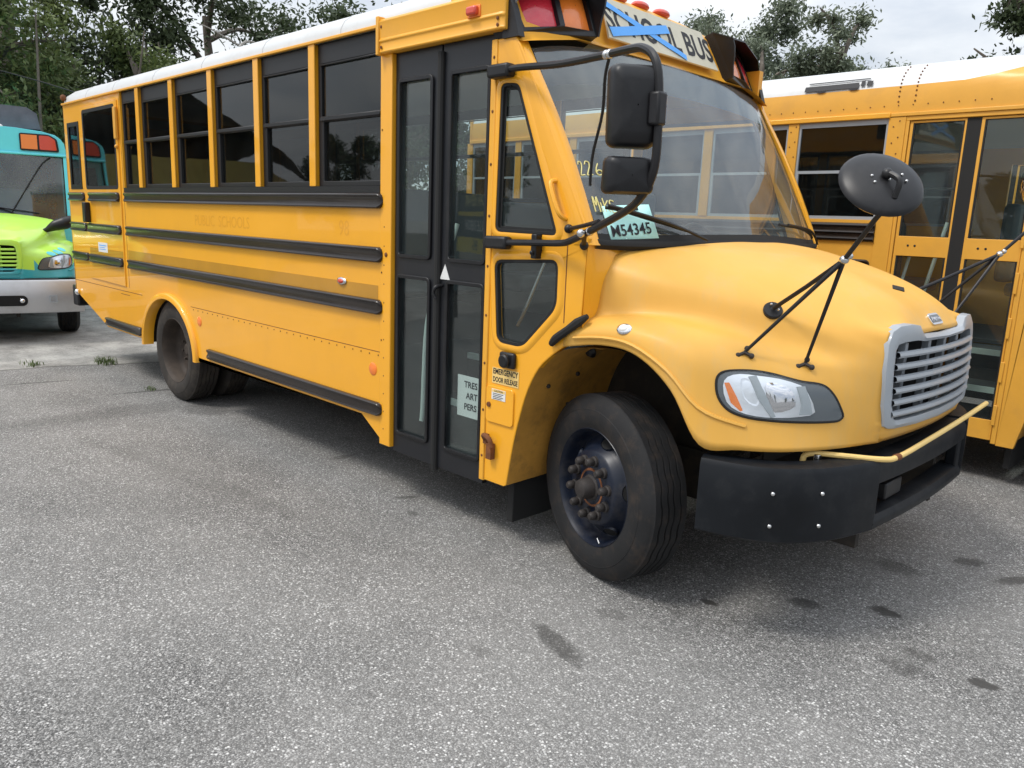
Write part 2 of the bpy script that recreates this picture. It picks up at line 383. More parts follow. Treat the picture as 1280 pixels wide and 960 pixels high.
def build_front(root, hoodm='hood', grillem='grey', bumpm='bumper', rod=True, emblem=True, detail=True):
    J, I = 9*6, 8*6
    P = [[tuple(hood_pt(j/6, i/6)) for i in range(I+1)] for j in range(J+1)]
    m = MB(); m.grid(P)
    # strip below the grille
    for ja in range(48, 54):
        pass
    low = []
    for k in range(13):
        f = k/12; y = .655+(1.22-.655)*f; xx = 1.058+.035*(1-(1-f)**2)
        r = []
        for q in range(5):
            g = q/4; z = .965+(.875-.965)*g
            if k == 0: p = hood_pt(8+g, 8); r.append(tuple(p))
            else: r.append((xx+.012*math.sin(g*math.pi)-.012*g, y+.015*g*(1-f), z-.0*f))
        low.append(r)
    m.grid(low)
    m.mirror()
    h = obj('hood', m, hoodm, root, solid=.018, angle=60)
    # seam ridge along the wheel opening
    for yy in (0,):
        rid = [hood_pt(8.35, i/4)+hood_n(8.35, i/4)*.002 for i in range(1, 22)]
        mirrored_obj('fender_ridge', MB().tube([tuple(p) for p in rid], .009, 6, smooth=False), hoodm, h)
    # grille: surround ring + slats + uprights
    def gx(y): f = abs(y-1.22)/.6; return 1.115-.055*f*f
    out = [(.655, .955), (.63, 1.05), (.622, 1.20), (.632, 1.32), (.66, 1.375), (.72, 1.397), (.82, 1.40), (.90, 1.392), (.925, 1.362), (.95, 1.345), (1.22, 1.338)]
    inn = [(.72, .985), (.69, 1.05), (.682, 1.20), (.69, 1.29), (.71, 1.315), (.76, 1.322), (.82, 1.324), (.88, 1.324), (.92, 1.32), (.95, 1.316), (1.22, 1.314)]
    out = [(1.22, .93), (.95, .931), (.74, .935), (.69, .94)]+out; inn = [(1.22, .972), (.95, .972), (.76, .973), (.735, .976)]+inn
    def rx(z): return -.07*max(0, z-1.12)
    P = []
    for o_, i_ in zip(out, inn):
        mid = ((o_[0]+i_[0])/2, (o_[1]+i_[1])/2)
        P.append([(gx(o_[0])-.03+rx(o_[1]), o_[0], o_[1]), (gx(o_[0])+.006+rx(o_[1]), o_[0]*.95+i_[0]*.05, o_[1]*.95+i_[1]*.05), (gx(mid[0])+.016+rx(mid[1]), *mid), (gx(i_[0])+.008+rx(i_[1]), *i_), (gx(i_[0])-.04+rx(i_[1]), *i_)])
    g = MB().grid(P); g.mirror()
    gr = obj('grille', g, grillem, root, angle=50)
    for k in range(6):
        z = 1.004+k*.0525; pts = []
        hw = .535 if k < 5 else .52
        sec = [(-.035, .0), (.0, .017), (.014, .013), (.018, .0), (.010, -.011), (-.035, -.008), (-.035, .0)]
        P = []
        for q in range(15):
            y = 1.22-hw+2*hw*q/14; P.append([(gx(y)+.004+rx(z)+a, y, z+b+.0) for a, b in sec])
        obj('grille_slat', MB().grid(P), grillem, gr)
    for y in (.86, 1.11, 1.33, 1.58):
        m = MB()
        m.box(gx(y)-.075, gx(y)-.040, y-.016, y+.016, .955, 1.31); obj('grille_upright', m, grillem, gr, bevel=.004)
    P = [[(gx(1.22-.56+1.12*q/10)-.12-rx(0), 1.22-.56+1.12*q/10, z) for z in (.94, 1.36)] for q in range(11)]
    obj('radiator_screen', MB().grid(P), 'dark', root)
    # badge on the nose
    if emblem:
        bn_ = Vector(hood_n(.1, 7.62)); bn_.y = 0; bn_.normalize(); ax = Vector((0, 1, 0)); ay = bn_.cross(ax).normalized()
        ay = ay if ay.z > 0 else -ay; base = Vector(hood_pt(0, 7.62))-bn_*.008
        m = MB(); oo = rpoly([(-.075, -.03), (.075, -.03), (.07, .032), (-.07, .032)], .022, 5)
        m.plate(oo, [], -.03, .016); m.v = [(p[0], p[2], p[1]) for p in m.v]
        # plate gives (a, y, b): map a->ax, b->ay, y->normal
        bd = obj('badge', place(m, base, ax, ay), 'chrome', root, bevel=.006)
        m = MB(); m.plate(inset(oo, .011), [], .014, .018); m.v = [(p[0], p[2], p[1]) for p in m.v]
        obj('badge_inlay', place(m, base, ax, ay), 'hlgrey', bd)
        t = text_mb('Freightliner', .026, font_w=.0008, shear=.3, extrude=.001); obj('badge_lettering', place(t, base+ax.cross(ay)*.0195, ax, ay), 'chrome', bd, smooth=False)
    # headlights
    HL = [(7.64, 4.53), (7.33, 4.51), (7.08, 4.62), (6.84, 4.92), (6.69, 5.22), (6.63, 5.56), (6.65, 5.92), (6.68, 6.2), (6.68, 6.48), (6.81, 6.69), (7.15, 6.93), (7.6, 7.12), (7.78, 7.10), (7.87, 6.97), (7.92, 6.63), (7.95, 6.2), (8.0, 5.78), (8.06, 5.36), (8.07, 5.01), (8.01, 4.78), (7.86, 4.61)]
    HL = smooth_loop(HL, 3); c = np.array(HL).mean(0)
    def grow(L, f): return [tuple(c+(np.array(q)-c)*f) for q in L]
    silv2 = grow(HL, .93)
    hls = mirrored_obj('headlight', hood_patch(HL, .004, '', '', None, thick=.02), 'hlgrey', root, smooth=True)
    gs = mirrored_obj('headlight_gasket', MB().tube([tuple(hood_pt(*q)+hood_n(*q)*.002) for q in grow(HL, 1.02)+[grow(HL, 1.02)[0]]], .006, 6, smooth=False), 'rubber', None)
    sil = [(7.5, 4.66), (7.20, 4.70), (6.96, 4.93), (6.83, 5.3), (6.74, 5.75), (6.82, 6.2), (7.1, 6.42), (7.62, 6.62), (7.78, 6.38), (7.9, 5.92), (7.98, 5.5), (8.0, 5.1), (7.88, 4.8)]
    amb = [(7.4, 4.67), (7.33, 4.78), (7.61, 5.01), (7.93, 5.2), (7.98, 5.14), (7.85, 4.9)]
    bar1 = [(6.96, 5.12), (6.85, 5.26), (7.49, 5.73), (7.87, 5.91), (7.92, 5.83), (7.49, 5.49)]
    bar2 = [(6.9, 6.15), (6.84, 6.28), (7.36, 6.50), (7.69, 6.57), (7.74, 6.35), (7.46, 6.36)]
    lob1 = smooth_loop([(7.10, 5.0), (7.05, 5.25), (7.4, 5.5), (7.7, 5.5), (7.6, 5.2)], 3)
    lob2 = smooth_loop([(6.98, 5.55), (7.0, 6.05), (7.5, 6.25), (7.75, 5.9), (7.55, 5.75)], 3)
    for side in (0, 1):
        def mm(mb):
            if side: mb.v = [(p[0], W-p[1], p[2]) for p in mb.v]
            return mb
        gs[side].parent = hls[side]; gs[side].name = 'gasket'
        obj('reflector', mm(hood_patch(smooth_loop(sil, 2), .006, '', '', None, n=4)), 'silver', hls[side])
        for L in (lob1, lob2): obj('reflector_bowl', mm(hood_patch(L, .0075, '', '', None, dome=-.004 if L is lob1 else .010, n=6)), 'chrome' if L is lob2 else 'silver', hls[side])
        obj('turn_signal_lens', mm(hood_patch(amb, .009, '', '', None, n=3)), 'amber', hls[side])
        for L in (bar1, bar2): obj('divider', mm(hood_patch(L, .011, '', '', None, n=2, thick=.006)), 'lightgrey', hls[side])
        obj('lens', mm(hood_patch(grow(HL, .985), .013, '', '', None, dome=.010, n=8, thick=.01)), 'clear', hls[side])
    # bumper
    plan = [(.575, -.01), (.72, .03), (.86, .10), (.97, .23), (1.05, .40), (1.10, .60)]
    pl = [tuple(p) for p in spline([(*p, 0) for p in plan], 4)]; pl = [(p[0], p[1]) for p in pl]
    cen = [(1.10+.025*(1-((y-1.22)/.62)**2), y) for y in np.linspace(.60, 1.84, 13)]
    def wrap(path, zs, th=.03):
        mb = MB(); n = len(path); P = []
        for i in range(n):
            a = Vector(path[max(i-1, 0)]); b = Vector(path[min(i+1, n-1)]); d = (b-a).normalized(); l = Vector((-d.y, d.x))
            sec = [(0.02, zs[0]), (0.0, zs[0]+.015), (-.004, (zs[0]+zs[1])/2), (0, zs[1]-.03), (.012, zs[1]-.008), (.035, zs[1]), (.10, zs[1]), (.10, zs[1]-.02), (.04, zs[1]-.03), (.04, zs[0]), (.02, zs[0])]
            P.append([(path[i][0]+l.x*o, path[i][1]+l.y*o, z) for o, z in sec])
        mb.grid(P); mb.add(P[0][:-1], [tuple(range(10))]); mb.add(P[-1][:-1], [tuple(range(10))[::-1]]); return mb
    m = wrap([(p[0]-.004, p[1]) for p in cen], (.695, .815)); bp = obj('bumper', m, bumpm, root)
    mirrored_obj('bumper_corner', wrap(pl, (.485, .825)), bumpm, bp, angle=40)
    m = wrap([(p[0]-.002, p[1]) for p in cen], (.485, .565)); obj('bumper_lower_bar', m, bumpm, bp)
    for yy in (.62, 1.80):
        obj('bumper_bracket', MB().box(1.03, 1.09, yy-.03, yy+.03, .49, .80), bumpm, bp, bevel=.01)
    for i, z in ((.43, .712), (.66, .712), (.43, .570), (.66, .570)):
        k = int(i*(len(pl)-1)); a = Vector(pl[k-1]); b = Vector(pl[k+1]); d = (b-a).normalized(); nrm = Vector((d.y, -d.x, 0))
        pc = Vector((pl[k][0], pl[k][1], z)); mirrored_obj('bumper_bolt', MB().ball(pc+nrm*.004, .010), 'steel', bp)
    # things seen through the bumper opening and under the nose
    m = MB(); m.box(.80, 1.0, .45, .55, .60, .78); m.box(.80, 1.0, 1.89, 1.99, .60, .78); m.box(.92, 1.0, .55, 1.89, .70, .80); m.box(.82, .86, .68, 1.76, .84, 1.28)
    obj('front_crossmember', m, 'chassis', root, bevel=.01)
    obj('tow_bracket', MB().box(1.03, 1.07, .80, 1.0, .58, .66), 'black', root, bevel=.008)
    if rod:
        m = MB().tube([(.865, .34, .80), (.87, .345, .835), (.905, .38, .846), (.98, .46, .838), (1.10, .61, .822), (1.135, .70, .826), (1.155, .98, .853), (1.168, 1.40, .886), (1.175, 1.83, .922)], .0125, 10)
        r = obj('crossing_arm', m, 'brightrod', root)
        obj('arm_joint', MB().tube([(1.128, .675, .824), (1.137, .705, .8265)], .0155, 10), 'rust', r)
        obj('arm_clip', MB().box(.90, .925, .36, .40, .81, .845), 'steel', r, bevel=.004)
    # wheel housings
    arch = [(-.604, .371), (-.566, .592), (-.52, .78), (-.469, .93), (-.40, 1.05), (-.314, 1.13), (-.20, 1.18), (0, 1.205), (.2, 1.185), (.38, 1.06)]
    a2 = [tuple(p)[:2] for p in spline([(*p, 0) for p in arch], 3)]
    nb = [p for p in a2 if p[0] < .05]
    P = [[(x, .006, z) for x, z in nb], [(x+.004, .25, z+.004) for x, z in nb], [(x, .72, z+.01) for x, z in nb]]
    m = MB().grid(P); mirrored_obj('wheel_well_liner', m, 'grime', root)
    P = [[(x, .03, z+.005) for x, z in a2 if x >= 0], [(x, .72, z+.02) for x, z in a2 if x >= 0]]
    mirrored_obj('wheel_well_top', MB().grid(P), 'chassis', root)
    m = MB(); m.box(-.60, 1.0, .70, .74, .35, .62); m.box(-.60, .5, .72, .76, .60, 1.45); mirrored_obj('frame_rail', m, 'chassis', root)
    m = MB(); m.tube([(.35, .10, 1.1), (.40, .45, .95), (.42, .7, .9)], .012); m.tube([(.52, .2, .70), (.46, .7, .74)], .02); m.tube([(.45, .55, .5), (.5, .56, 1.0)], .035); m.box(.30, .5, .50, .7, .62, .68); m.ball((.45, .25, .82), .035)
    mirrored_obj('suspension', m, 'chassis', root)
    for k in range(4):
        xx = -.50+.04*k; 
    m = MB(); m.lathe([(.0, .0), (.03, 0), (.036, .012), (.02, .03), (0, .034)], (-.32, .32, 1.125), (0, -1, -.4)); obj('liner_plug', m, 'black', root)
    for (x, z, y) in ((-.44, .98, .35), (-.50, .80, .35), (-.47, .93, .15), (-.53, .75, .5), (-.56, .6, .3), (-.58, .50, .5)):
        obj('liner_bolt', MB().ball((x+.008, y, z), .012), 'chassis', root)
    m = MB(); m.box(-.69, -.64, .10, .62, .12, .55); obj('mud_flap', m, 'rubber', root, bevel=.006)
def build_wheel(root, name, loc, steer=0, dual=False, dirty=False, front=True, flip=False):
    """origin on the wheel centre, outer face towards -y"""
    rim = 'rimb' if dirty else 'rimn'; r0 = .476
    if not front:
        prof = [(.315, .012), (.300, 0), (.296, .01), (.290, .02), (.284, .05), (.276, .12), (.27, .15), (.245, .165), (.17, .172), (.10, .172), (.0, .172)]
    else:
        prof = [(.312, .014), (.300, 0), (.296, .008), (.288, .02), (.280, .05), (.274, .085), (.262, .098), (.250, .092), (.210, .045), (.195, .018), (.182, .006), (.09, .004), (.085, .0), (.0, .0)]
    wheel = obj(name, MB().lathe(prof, (0, 0, 0), (0, 1, 0), 48), rim, root, loc=loc, angle=50)
    wheel.rotation_euler = (0, 0, R(steer)+(math.pi if flip else 0))
    tm = 'tyre2' if dirty else 'tyre'
    def tyre(y0):
        wd = .255
        half = [(.296, .022), (.302, .008), (.318, .002), (.345, -.006), (.385, -.008), (.425, .004), (.452, .018), (.463, .028), (.468, .034)]
        tread = []
        gro = [(.036, 0), (.066, 0), (.068, -.011), (.074, -.011), (.076, 0), (.106, 0), (.108, -.011), (.114, -.011), (.116, 0)]
        tread = [(r0-.0015+d, y) for y, d in gro]
        full = [(r, y) for r, y in half]+tread+[(r, wd-y) for r, y in tread[::-1]]+[(r, wd-y) for r, y in half[::-1]]
        m = MB().lathe([(r, y+y0) for r, y in full], (0, 0, 0), (0, 1, 0), 96)
        # zig-zag of the grooves and squash at the ground
        o = []
        for x, y, z in m.v:
            a = math.atan2(z, x); r = math.hypot(x, z)
            if r > .46 and y0+.05 < y < y0+wd-.05: y += .0035*(1 if int(a/(2*math.pi)*96+.5) % 4 < 2 else -1)
            zz = -math.cos(0)
            if z < -.452 and abs(x) < .2: z = max(z, -.464)-0*0
            o.append((x, y, z))
        m.v = o; return m
    t = obj('tyre', tyre(-.005), tm, wheel, loc=(0, 0, 0), angle=38)
    for rr_, off in ((.40, -.0105), (.335, -.0065)):
        obj('sidewall_bead', MB().lathe([(rr_-.005, off+.004), (rr_, off), (rr_+.005, off+.004)], (0, 0, 0), (0, 1, 0), 64), tm, wheel, loc=(0, 0, 0))
    if dual: obj('inner_tyre', tyre(.31), tm, wheel, loc=(0, 0, 0), angle=38)
    dy = .172 if not front else .014
    n = 10
    for k in range(n):
        a = 2*math.pi*(k+.3)/n; c = (.142*math.cos(a), dy, .142*math.sin(a))
        if dirty: m = MB().lathe([(0, -.045), (.012, -.045), (.014, -.02), (.02, -.018), (.022, 0)], c, (0, 1, 0), 10)
        else: m = MB().lathe([(0, -.066), (.014, -.064), (.021, -.054), (.022, -.030), (.019, -.025), (.027, -.020), (.029, 0)], c, (0, 1, 0), 12)
        obj('lug_nut', m, 'rimb' if dirty else 'nut', wheel, loc=(0, 0, 0))
    if front:
        m = MB().lathe([(.0, -.075), (.03, -.075), (.045, -.068), (.052, -.05), (.056, -.01), (.066, -.004), (.07, .012)], (0, 0, 0), (0, 1, 0), 24)
        obj('hub', m, 'nut', wheel, loc=(0, 0, 0))
        m = MB().lathe([(.070, .008), (.071, .002), (.098, .001), (.100, .009)], (0, 0, 0), (0, 1, 0), 32); obj('rust_ring', m, 'rust', wheel, loc=(0, 0, 0))
        for k in range(5):
            a = 2*math.pi*(k+.12)/5; rr_ = .230; t_ = Vector((math.cos(a), 0, math.sin(a))); nrm = (Vector((0, -1, 0))*.66+t_*.75).normalized()
            # the cone of the disc slopes; a dark disc paints the shaded opening inside a lip
            up = (t_-nrm*t_.dot(nrm)).normalized(); sd_ = up.cross(nrm); c = t_*rr_+Vector((0, .068, 0))+nrm*.002
            m = MB(); L1 = [c+up*.033*math.cos(q)+sd_*.043*math.sin(q)+nrm*-.0 for q in np.linspace(0, 2*math.pi, 25)]
            L0 = [c+(up*.037*math.cos(q)+sd_*.048*math.sin(q))+nrm*.005 for q in np.linspace(0, 2*math.pi, 25)]
            Lm = [c+(up*.035*math.cos(q)+sd_*.0455*math.sin(q))+nrm*.009 for q in np.linspace(0, 2*math.pi, 25)]
            obj('hand_hole_lip', MB().grid([[tuple(p-nrm*.008) for p in L0], [tuple(p) for p in Lm], [tuple(p-nrm*.002) for p in L1]]), rim, wheel, loc=(0, 0, 0))
            obj('hand_hole_disc', MB().add([tuple(p+nrm*.006) for p in L1[:-1]], [tuple(range(24))]), 'dark', wheel, loc=(0, 0, 0), smooth=False)
        obj('valve', MB().tube([(.10, -.012, -.235), (.13, -.02, -.25)], .005), 'steel', wheel, loc=(0, 0, 0))
    else:
        obj('hub', MB().lathe([(0, .11), (.045, .11), (.06, .125), (.075, .172)], (0, 0, 0), (0, 1, 0), 24), rim, wheel, loc=(0, 0, 0))
    return wheel
def rail(root, x0, x1, z0, z1, y=0, side=1, name='rub_rail', m='rail', caps=(1, 1), tilt=0):
    """pressed double-bead guard rail with rounded ends; side=1 right side of the bus"""
    h = z1-z0; d = .034
    sec = [(0, 0), (.45, .0), (.85, .035), (1, .11), (.92, .19), (.62, .235), (.60, .26), (.60, .74), (.62, .765), (.92, .81), (1, .89), (.85, .965), (.45, 1), (0, 1)]
    L = []
    def ring(x, k, sz):
        zc = (z0+z1)/2; return [(x, y-side*d*a*k, zc+(b-.5)*h*sz) for a, b in sec]
    for q in range(5):
        t = q/4; k = math.sin(t*math.pi/2); 
        if caps[0]: L.append(ring(x0+.040*(1-math.cos(t*math.pi/2)), .25+.75*k, .12+.88*k))
    if not caps[0]: L.append(ring(x0, 1, 1))
    n = 6
    for q in range(1, n): L.append(ring(x0+.041+(x1-x0-.082)*q/n, 1, 1))
    for q in range(5):
        t = 1-q/4; k = math.sin(t*math.pi/2)
        if caps[1]: L.append(ring(x1-.040*(1-math.cos(t*math.pi/2)), .25+.75*k, .12+.88*k))
    if not caps[1]: L.append(ring(x1, 1, 1))
    mb = MB().grid(L); mb.add(L[0], [tuple(range(len(sec)))]); mb.add(L[-1], [tuple(range(len(sec)))[::-1]])
    if tilt: mb.v = [(p[0], p[1], p[2]+(p[0]-x0)*tilt) for p in mb.v]
    return obj(name, mb, m, root, angle=40)
def window_unit(root, x0, x1, z0, z1, y, side, sash=True, head=.10, fm='frame', glass='glass', mid=2.39):
    """side=1: outside is towards -y"""
    s = side
    def yy(a): return y+s*a
    o = [(x0, z0), (x1, z0), (x1, z1), (x0, z1)]
    m = MB()
    h1 = [(x0+.035, mid+.012), (x1-.03, mid+.012), (x1-.03, z1-head), (x0+.035, z1-head)]
    h2 = [(x0+.06, z0+.035), (x1-.03, z0+.035), (x1-.03, mid-.022), (x0+.06, mid-.022)]
    m.plate(o, [h1, h2] if sash else [[(x0+.03, z0+.03), (x1-.03, z0+.03), (x1-.03, z1-.03), (x0+.03, z1-.03)]], min(yy(.018), yy(.05)), max(yy(.018), yy(.05)))
    f = obj('window', m, fm, root, smooth=False, bevel=.004, seg=1)
    if sash:
        m = MB(); m.plate([(h1[0][0]-.01, h1[0][1]-.01), (h1[1][0]+.01, h1[1][1]-.01), (h1[2][0]+.01, h1[2][1]+.01), (h1[3][0]-.01, h1[3][1]+.01)], [], min(yy(.032), yy(.036)), max(yy(.032), yy(.036)))
        obj('upper_pane', m, glass, f, smooth=False)
        m = MB(); m.plate([(h2[0][0]-.01, h2[0][1]-.01), (h2[1][0]+.01, h2[1][1]-.01), (h2[2][0]+.01, h2[2][1]+.01), (h2[3][0]-.01, h2[3][1]+.01)], [], min(yy(.040), yy(.044)), max(yy(.040), yy(.044)))
        obj('lower_pane', m, glass, f, smooth=False)
        m = MB(); m.box(x0+.03, x1-.02, min(yy(.006), yy(.022)), max(yy(.006), yy(.022)), mid-.018, mid+.006)
        m.box(x0+.03, x1-.02, min(yy(.010), yy(.02)), max(yy(.010), yy(.02)), z1-head-.012, z1-head-.002)
        obj('sash_rail', m, fm, f, bevel=.003, seg=1)
    else:
        m = MB(); m.plate([(x0+.02, z0+.02), (x1-.02, z0+.02), (x1-.02, z1-.02), (x0+.02, z1-.02)], [], min(yy(.03), yy(.034)), max(yy(.03), yy(.034))); obj('pane', m, glass, f, smooth=False)
    return f
def ws_pt(s, t):
    """windscreen surface: s 0..1 right edge to left edge, t 0..1 bottom to top"""
    ys = [.05, .16, .34, .70, 1.22]; bx = [-.115, -.10, -.03, .055, .09]; bz = [1.695, 1.690, 1.690, 1.70, 1.71]
    ty = [.05, .15, .34, .70, 1.22]; tx = [-.615, -.60, -.575, -.555, -.55]; tz = [2.60, 2.635, 2.665, 2.69, 2.70]
    u = s if s <= .5 else 1-s; u = u*2
    k = u*4; i = min(3, int(k)); f = k-i
    def c(a):
        p0 = a[i-1] if i else 2*a[0]-a[1]; p3 = a[i+2] if i < 3 else a[3]; p1, p2 = a[i], a[i+1]
        return .5*(2*p1+(p2-p0)*f+(2*p0-5*p1+4*p2-p3)*f*f+(3*p1-p0-3*p2+p3)*f**3)
    B = Vector((c(bx), c(ys), c(bz))); T = Vector((c(tx), c(ty), c(tz)))
    p = B.lerp(T, t); p.x += .035*math.sin(math.pi*t)*min(1, u*2+.2)
    if s > .5: p.y = W-p.y
    return p
def ws_frame(s, t):
    p = ws_pt(s, t); ax = (ws_pt(s+.01, t)-ws_pt(s-.01, t)).normalized(); ay = (ws_pt(s, t+.01)-ws_pt(s, t-.01)); ay = (ay-ax*ay.dot(ax)).normalized()
    return p, ax, ay, ax.cross(ay)
def lettering(root, s, size, o, ax, ay, m='ink', lift=.0, name='lettering', **k):
    t = text_mb(s, size, **k); ax = Vector(ax).normalized(); ay = Vector(ay).normalized()
    return obj(name, place(t, Vector(o)+ax.cross(ay)*lift, ax, ay), m, root, smooth=False)
def build_windscreen(root, glass='wsglass'):
    def patch(s0, s1, t0, t1, off, n=28, k=14):
        P = []
        for i in range(n+1):
            s = s0+(s1-s0)*i/n; r = []
            for j in range(k+1):
                t = t0+(t1-t0)*j/k; p = ws_pt(s, t); q = ws_frame(min(.98, max(.02, s)), min(.98, max(.02, t)))[3]; r.append(tuple(p+q*off))
            P.append(r)
        return P
    g = obj('windshield', MB().grid(patch(0, 1, 0, 1, 0)), glass, root)
    m = MB(); m.grid(patch(0, .035, 0, 1, .004, 3, 14)); m.grid(patch(.965, 1, 0, 1, .004, 3, 14)); m.grid(patch(0.035, .965, 0, .045, .004, 24, 2))
    obj('glass_border', m, 'rubber', g)
    obj('reflection_band', MB().grid(patch(.035, .965, .80, 1, -.004, 28, 5)), REFL_BAND, g)  # dark tint along the top stands in for a bluish reflection
    return g
REFL_BAND = glassmat('reflection_band_tint', (.10, .11, .16), ior=1.3)
def wiper(root, pts, blade, m='black'):
    w_ = obj('wiper', MB().tube(pts, .008, 6), m, root)
    obj('wiper_blade', MB().tube(blade, .009, 6), 'rubber', w_); return w_
def roof_profile(white=True):
    """(y, z) half section from the gutter to the crown"""
    return [(0.0, 2.862), (.004, 2.90), (.03, 2.95), (.09, 2.995), (.20, 3.035), (.40, 3.07), (.75, 3.10), (1.22, 3.11)]
def seat(root, x, y0, y1):
    m = MB()
    m.box(x-.06, x+.05, y0, y1, 1.25, 1.93); m.box(x+.02, x+.42, y0, y1, 1.25, 1.38)
    return obj('bench_seat', m, 'seat', root, bevel=.04, seg=3)

# ================================================================== THE GROUND
def ground_material():
    m = bpy.data.materials.new('asphalt_aggregate'); m.use_nodes = True; t = m.node_tree; p = t.nodes['Principled BSDF']; L = t.links
    def nd(ty, **k):
        n = t.nodes.new(ty)
        for a, b in k.items(): setattr(n, a, b)
        return n
    tcn = nd('ShaderNodeTexCoord'); obc = tcn.outputs['Object']
    def noise(s, det=4, rg=.6, vec=obc, w_=None):
        n = nd('ShaderNodeTexNoise'); n.inputs['Scale'].default_value = s; n.inputs['Detail'].default_value = det; n.inputs['Roughness'].default_value = rg; L.new(vec, n.inputs[0]); return n.outputs[0]
    def mr(f, a, b, c=0., d=1.):
        n = nd('ShaderNodeMapRange'); n.inputs[1].default_value = a; n.inputs[2].default_value = b; n.inputs[3].default_value = c; n.inputs[4].default_value = d; L.new(f, n.inputs[0]); return n.outputs[0]
    def ma(op, a, b=None, c=None):
        n = nd('ShaderNodeMath', operation=op)
        for i, v in enumerate((a, b, c)):
            if v is None: continue
            if isinstance(v, (int, float)): n.inputs[i].default_value = v
            else: L.new(v, n.inputs[i])
        return n.outputs[0]
    def mixc(f, a, b):
        n = nd('ShaderNodeMix', data_type='RGBA')
        if isinstance(f, (int, float)): n.inputs['Factor'].default_value = f
        else: L.new(f, n.inputs['Factor'])
        for s, v in (('A', a), ('B', b)):
            i = [q for q in n.inputs if q.name == s and q.type == 'RGBA'][0]
            if isinstance(v, tuple): i.default_value = (*v, 1)
            else: L.new(v, i)
        return [q for q in n.outputs if q.type == 'RGBA'][0]
    vo = nd('ShaderNodeTexVoronoi'); vo.inputs['Scale'].default_value = 98; L.new(obc, vo.inputs[0])
    vo2 = nd('ShaderNodeTexVoronoi'); vo2.inputs['Scale'].default_value = 260; L.new(obc, vo2.inputs[0])
    sep = nd('ShaderNodeSeparateColor'); L.new(vo.outputs['Color'], sep.inputs[0])
    sep2 = nd('ShaderNodeSeparateColor'); L.new(vo2.outputs['Color'], sep2.inputs[0])
    stone = mr(vo.outputs['Distance'], .30, .62, 1, 0)
    stone2 = mr(vo2.outputs['Distance'], .35, .6, 1, 0)
    r1 = sep.outputs[0]; r2 = sep2.outputs[1]
    # share of stones worn bare varies over the lot
    big = noise(.55, 6, .6); mid = noise(3.2, 5, .65)
    bare = mr(ma('ADD', ma('MULTIPLY', big, .6), ma('MULTIPLY', mid, .4)), .36, .64, .62, .18)
    vis = mr(ma('SUBTRACT', r1, bare), -.06, .06)
    sc = mixc(r2, (.24, .236, .227), (.53, .52, .50))
    sc = mixc(mr(sep.outputs[2], .80, .82), sc, (.72, .71, .69))
    sc = mixc(mr(sep.outputs[2], .0, .15, .8, 0), sc, (.24, .20, .165))
    binder = mixc(noise(40, 3), (.085, .085, .086), (.165, .162, .158))
    binder = mixc(ma('MULTIPLY', stone2, mr(r2, .45, .55)), binder, (.31, .305, .295))
    asp = mixc(ma('MULTIPLY', stone, vis), binder, sc)
    asp = mixc(mr(big, .42, .7, 0, .35), asp, (.34, .335, .32))
    # old bleached concrete apron beyond the crack
    sx = nd('ShaderNodeSeparateXYZ'); L.new(obc, sx.inputs[0]); X, Yy = sx.outputs[0], sx.outputs[1]
    edge = ma('ADD', ma('ADD', X, ma('MULTIPLY', Yy, -.25)), ma('MULTIPLY', ma('SUBTRACT', noise(1.6, 5), .5), .35))   # X - .25 Y + wobble
    conc_f = mr(edge, -7.32, -7.22, 1, 0)
    cn = noise(2.2, 7, .68); cc = mixc(mr(cn, .35, .68), (.15, .145, .135), (.50, .485, .45)); cc = mixc(mr(noise(26, 5, .75), .45, .7, 0, .6), cc, (.12, .115, .105))
    cc = mixc(ma('MULTIPLY', stone, mr(r1, .6, .65)), cc, (.36, .35, .33))
    cr_ = nd('ShaderNodeValToRGB'); e = cr_.color_ramp.elements; e[0].position = 0; e[0].color = (.03, .03, .031, 1); e[1].position = 1; e[1].color = (.95, .94, .91, 1)
    for ps, cv in ((.28, .09), (.52, .18), (.74, .30), (.86, .56)): q = e.new(ps); q.color = (cv, cv*.985, cv*.955, 1)
    L.new(ma('ADD', ma('MULTIPLY', r1, .92), mr(big, .35, .65, -.04, .10)), cr_.inputs[0])
    cr2 = nd('ShaderNodeValToRGB'); e = cr2.color_ramp.elements; e[0].position = 0; e[0].color = (.03, .03, .031, 1); e[1].position = 1; e[1].color = (.48, .47, .455, 1)
    q = e.new(.6); q.color = (.12, .118, .114, 1); L.new(r2, cr2.inputs[0])
    asp = mixc(stone, cr2.outputs[0], cr_.outputs[0]); asp = mixc(mr(mid, .35, .68, 0, .30), asp, (.13, .128, .122)); asp = mixc(mr(big, .40, .65, 0, .35), asp, (.31, .30, .285))
    col = mixc(conc_f, asp, cc)
    crack = mr(ma('ABSOLUTE', ma('ADD', edge, 7.27)), 0.0, .045, 1, 0)
    col = mixc(ma('MULTIPLY', crack, .85), col, (.035, .032, .026))
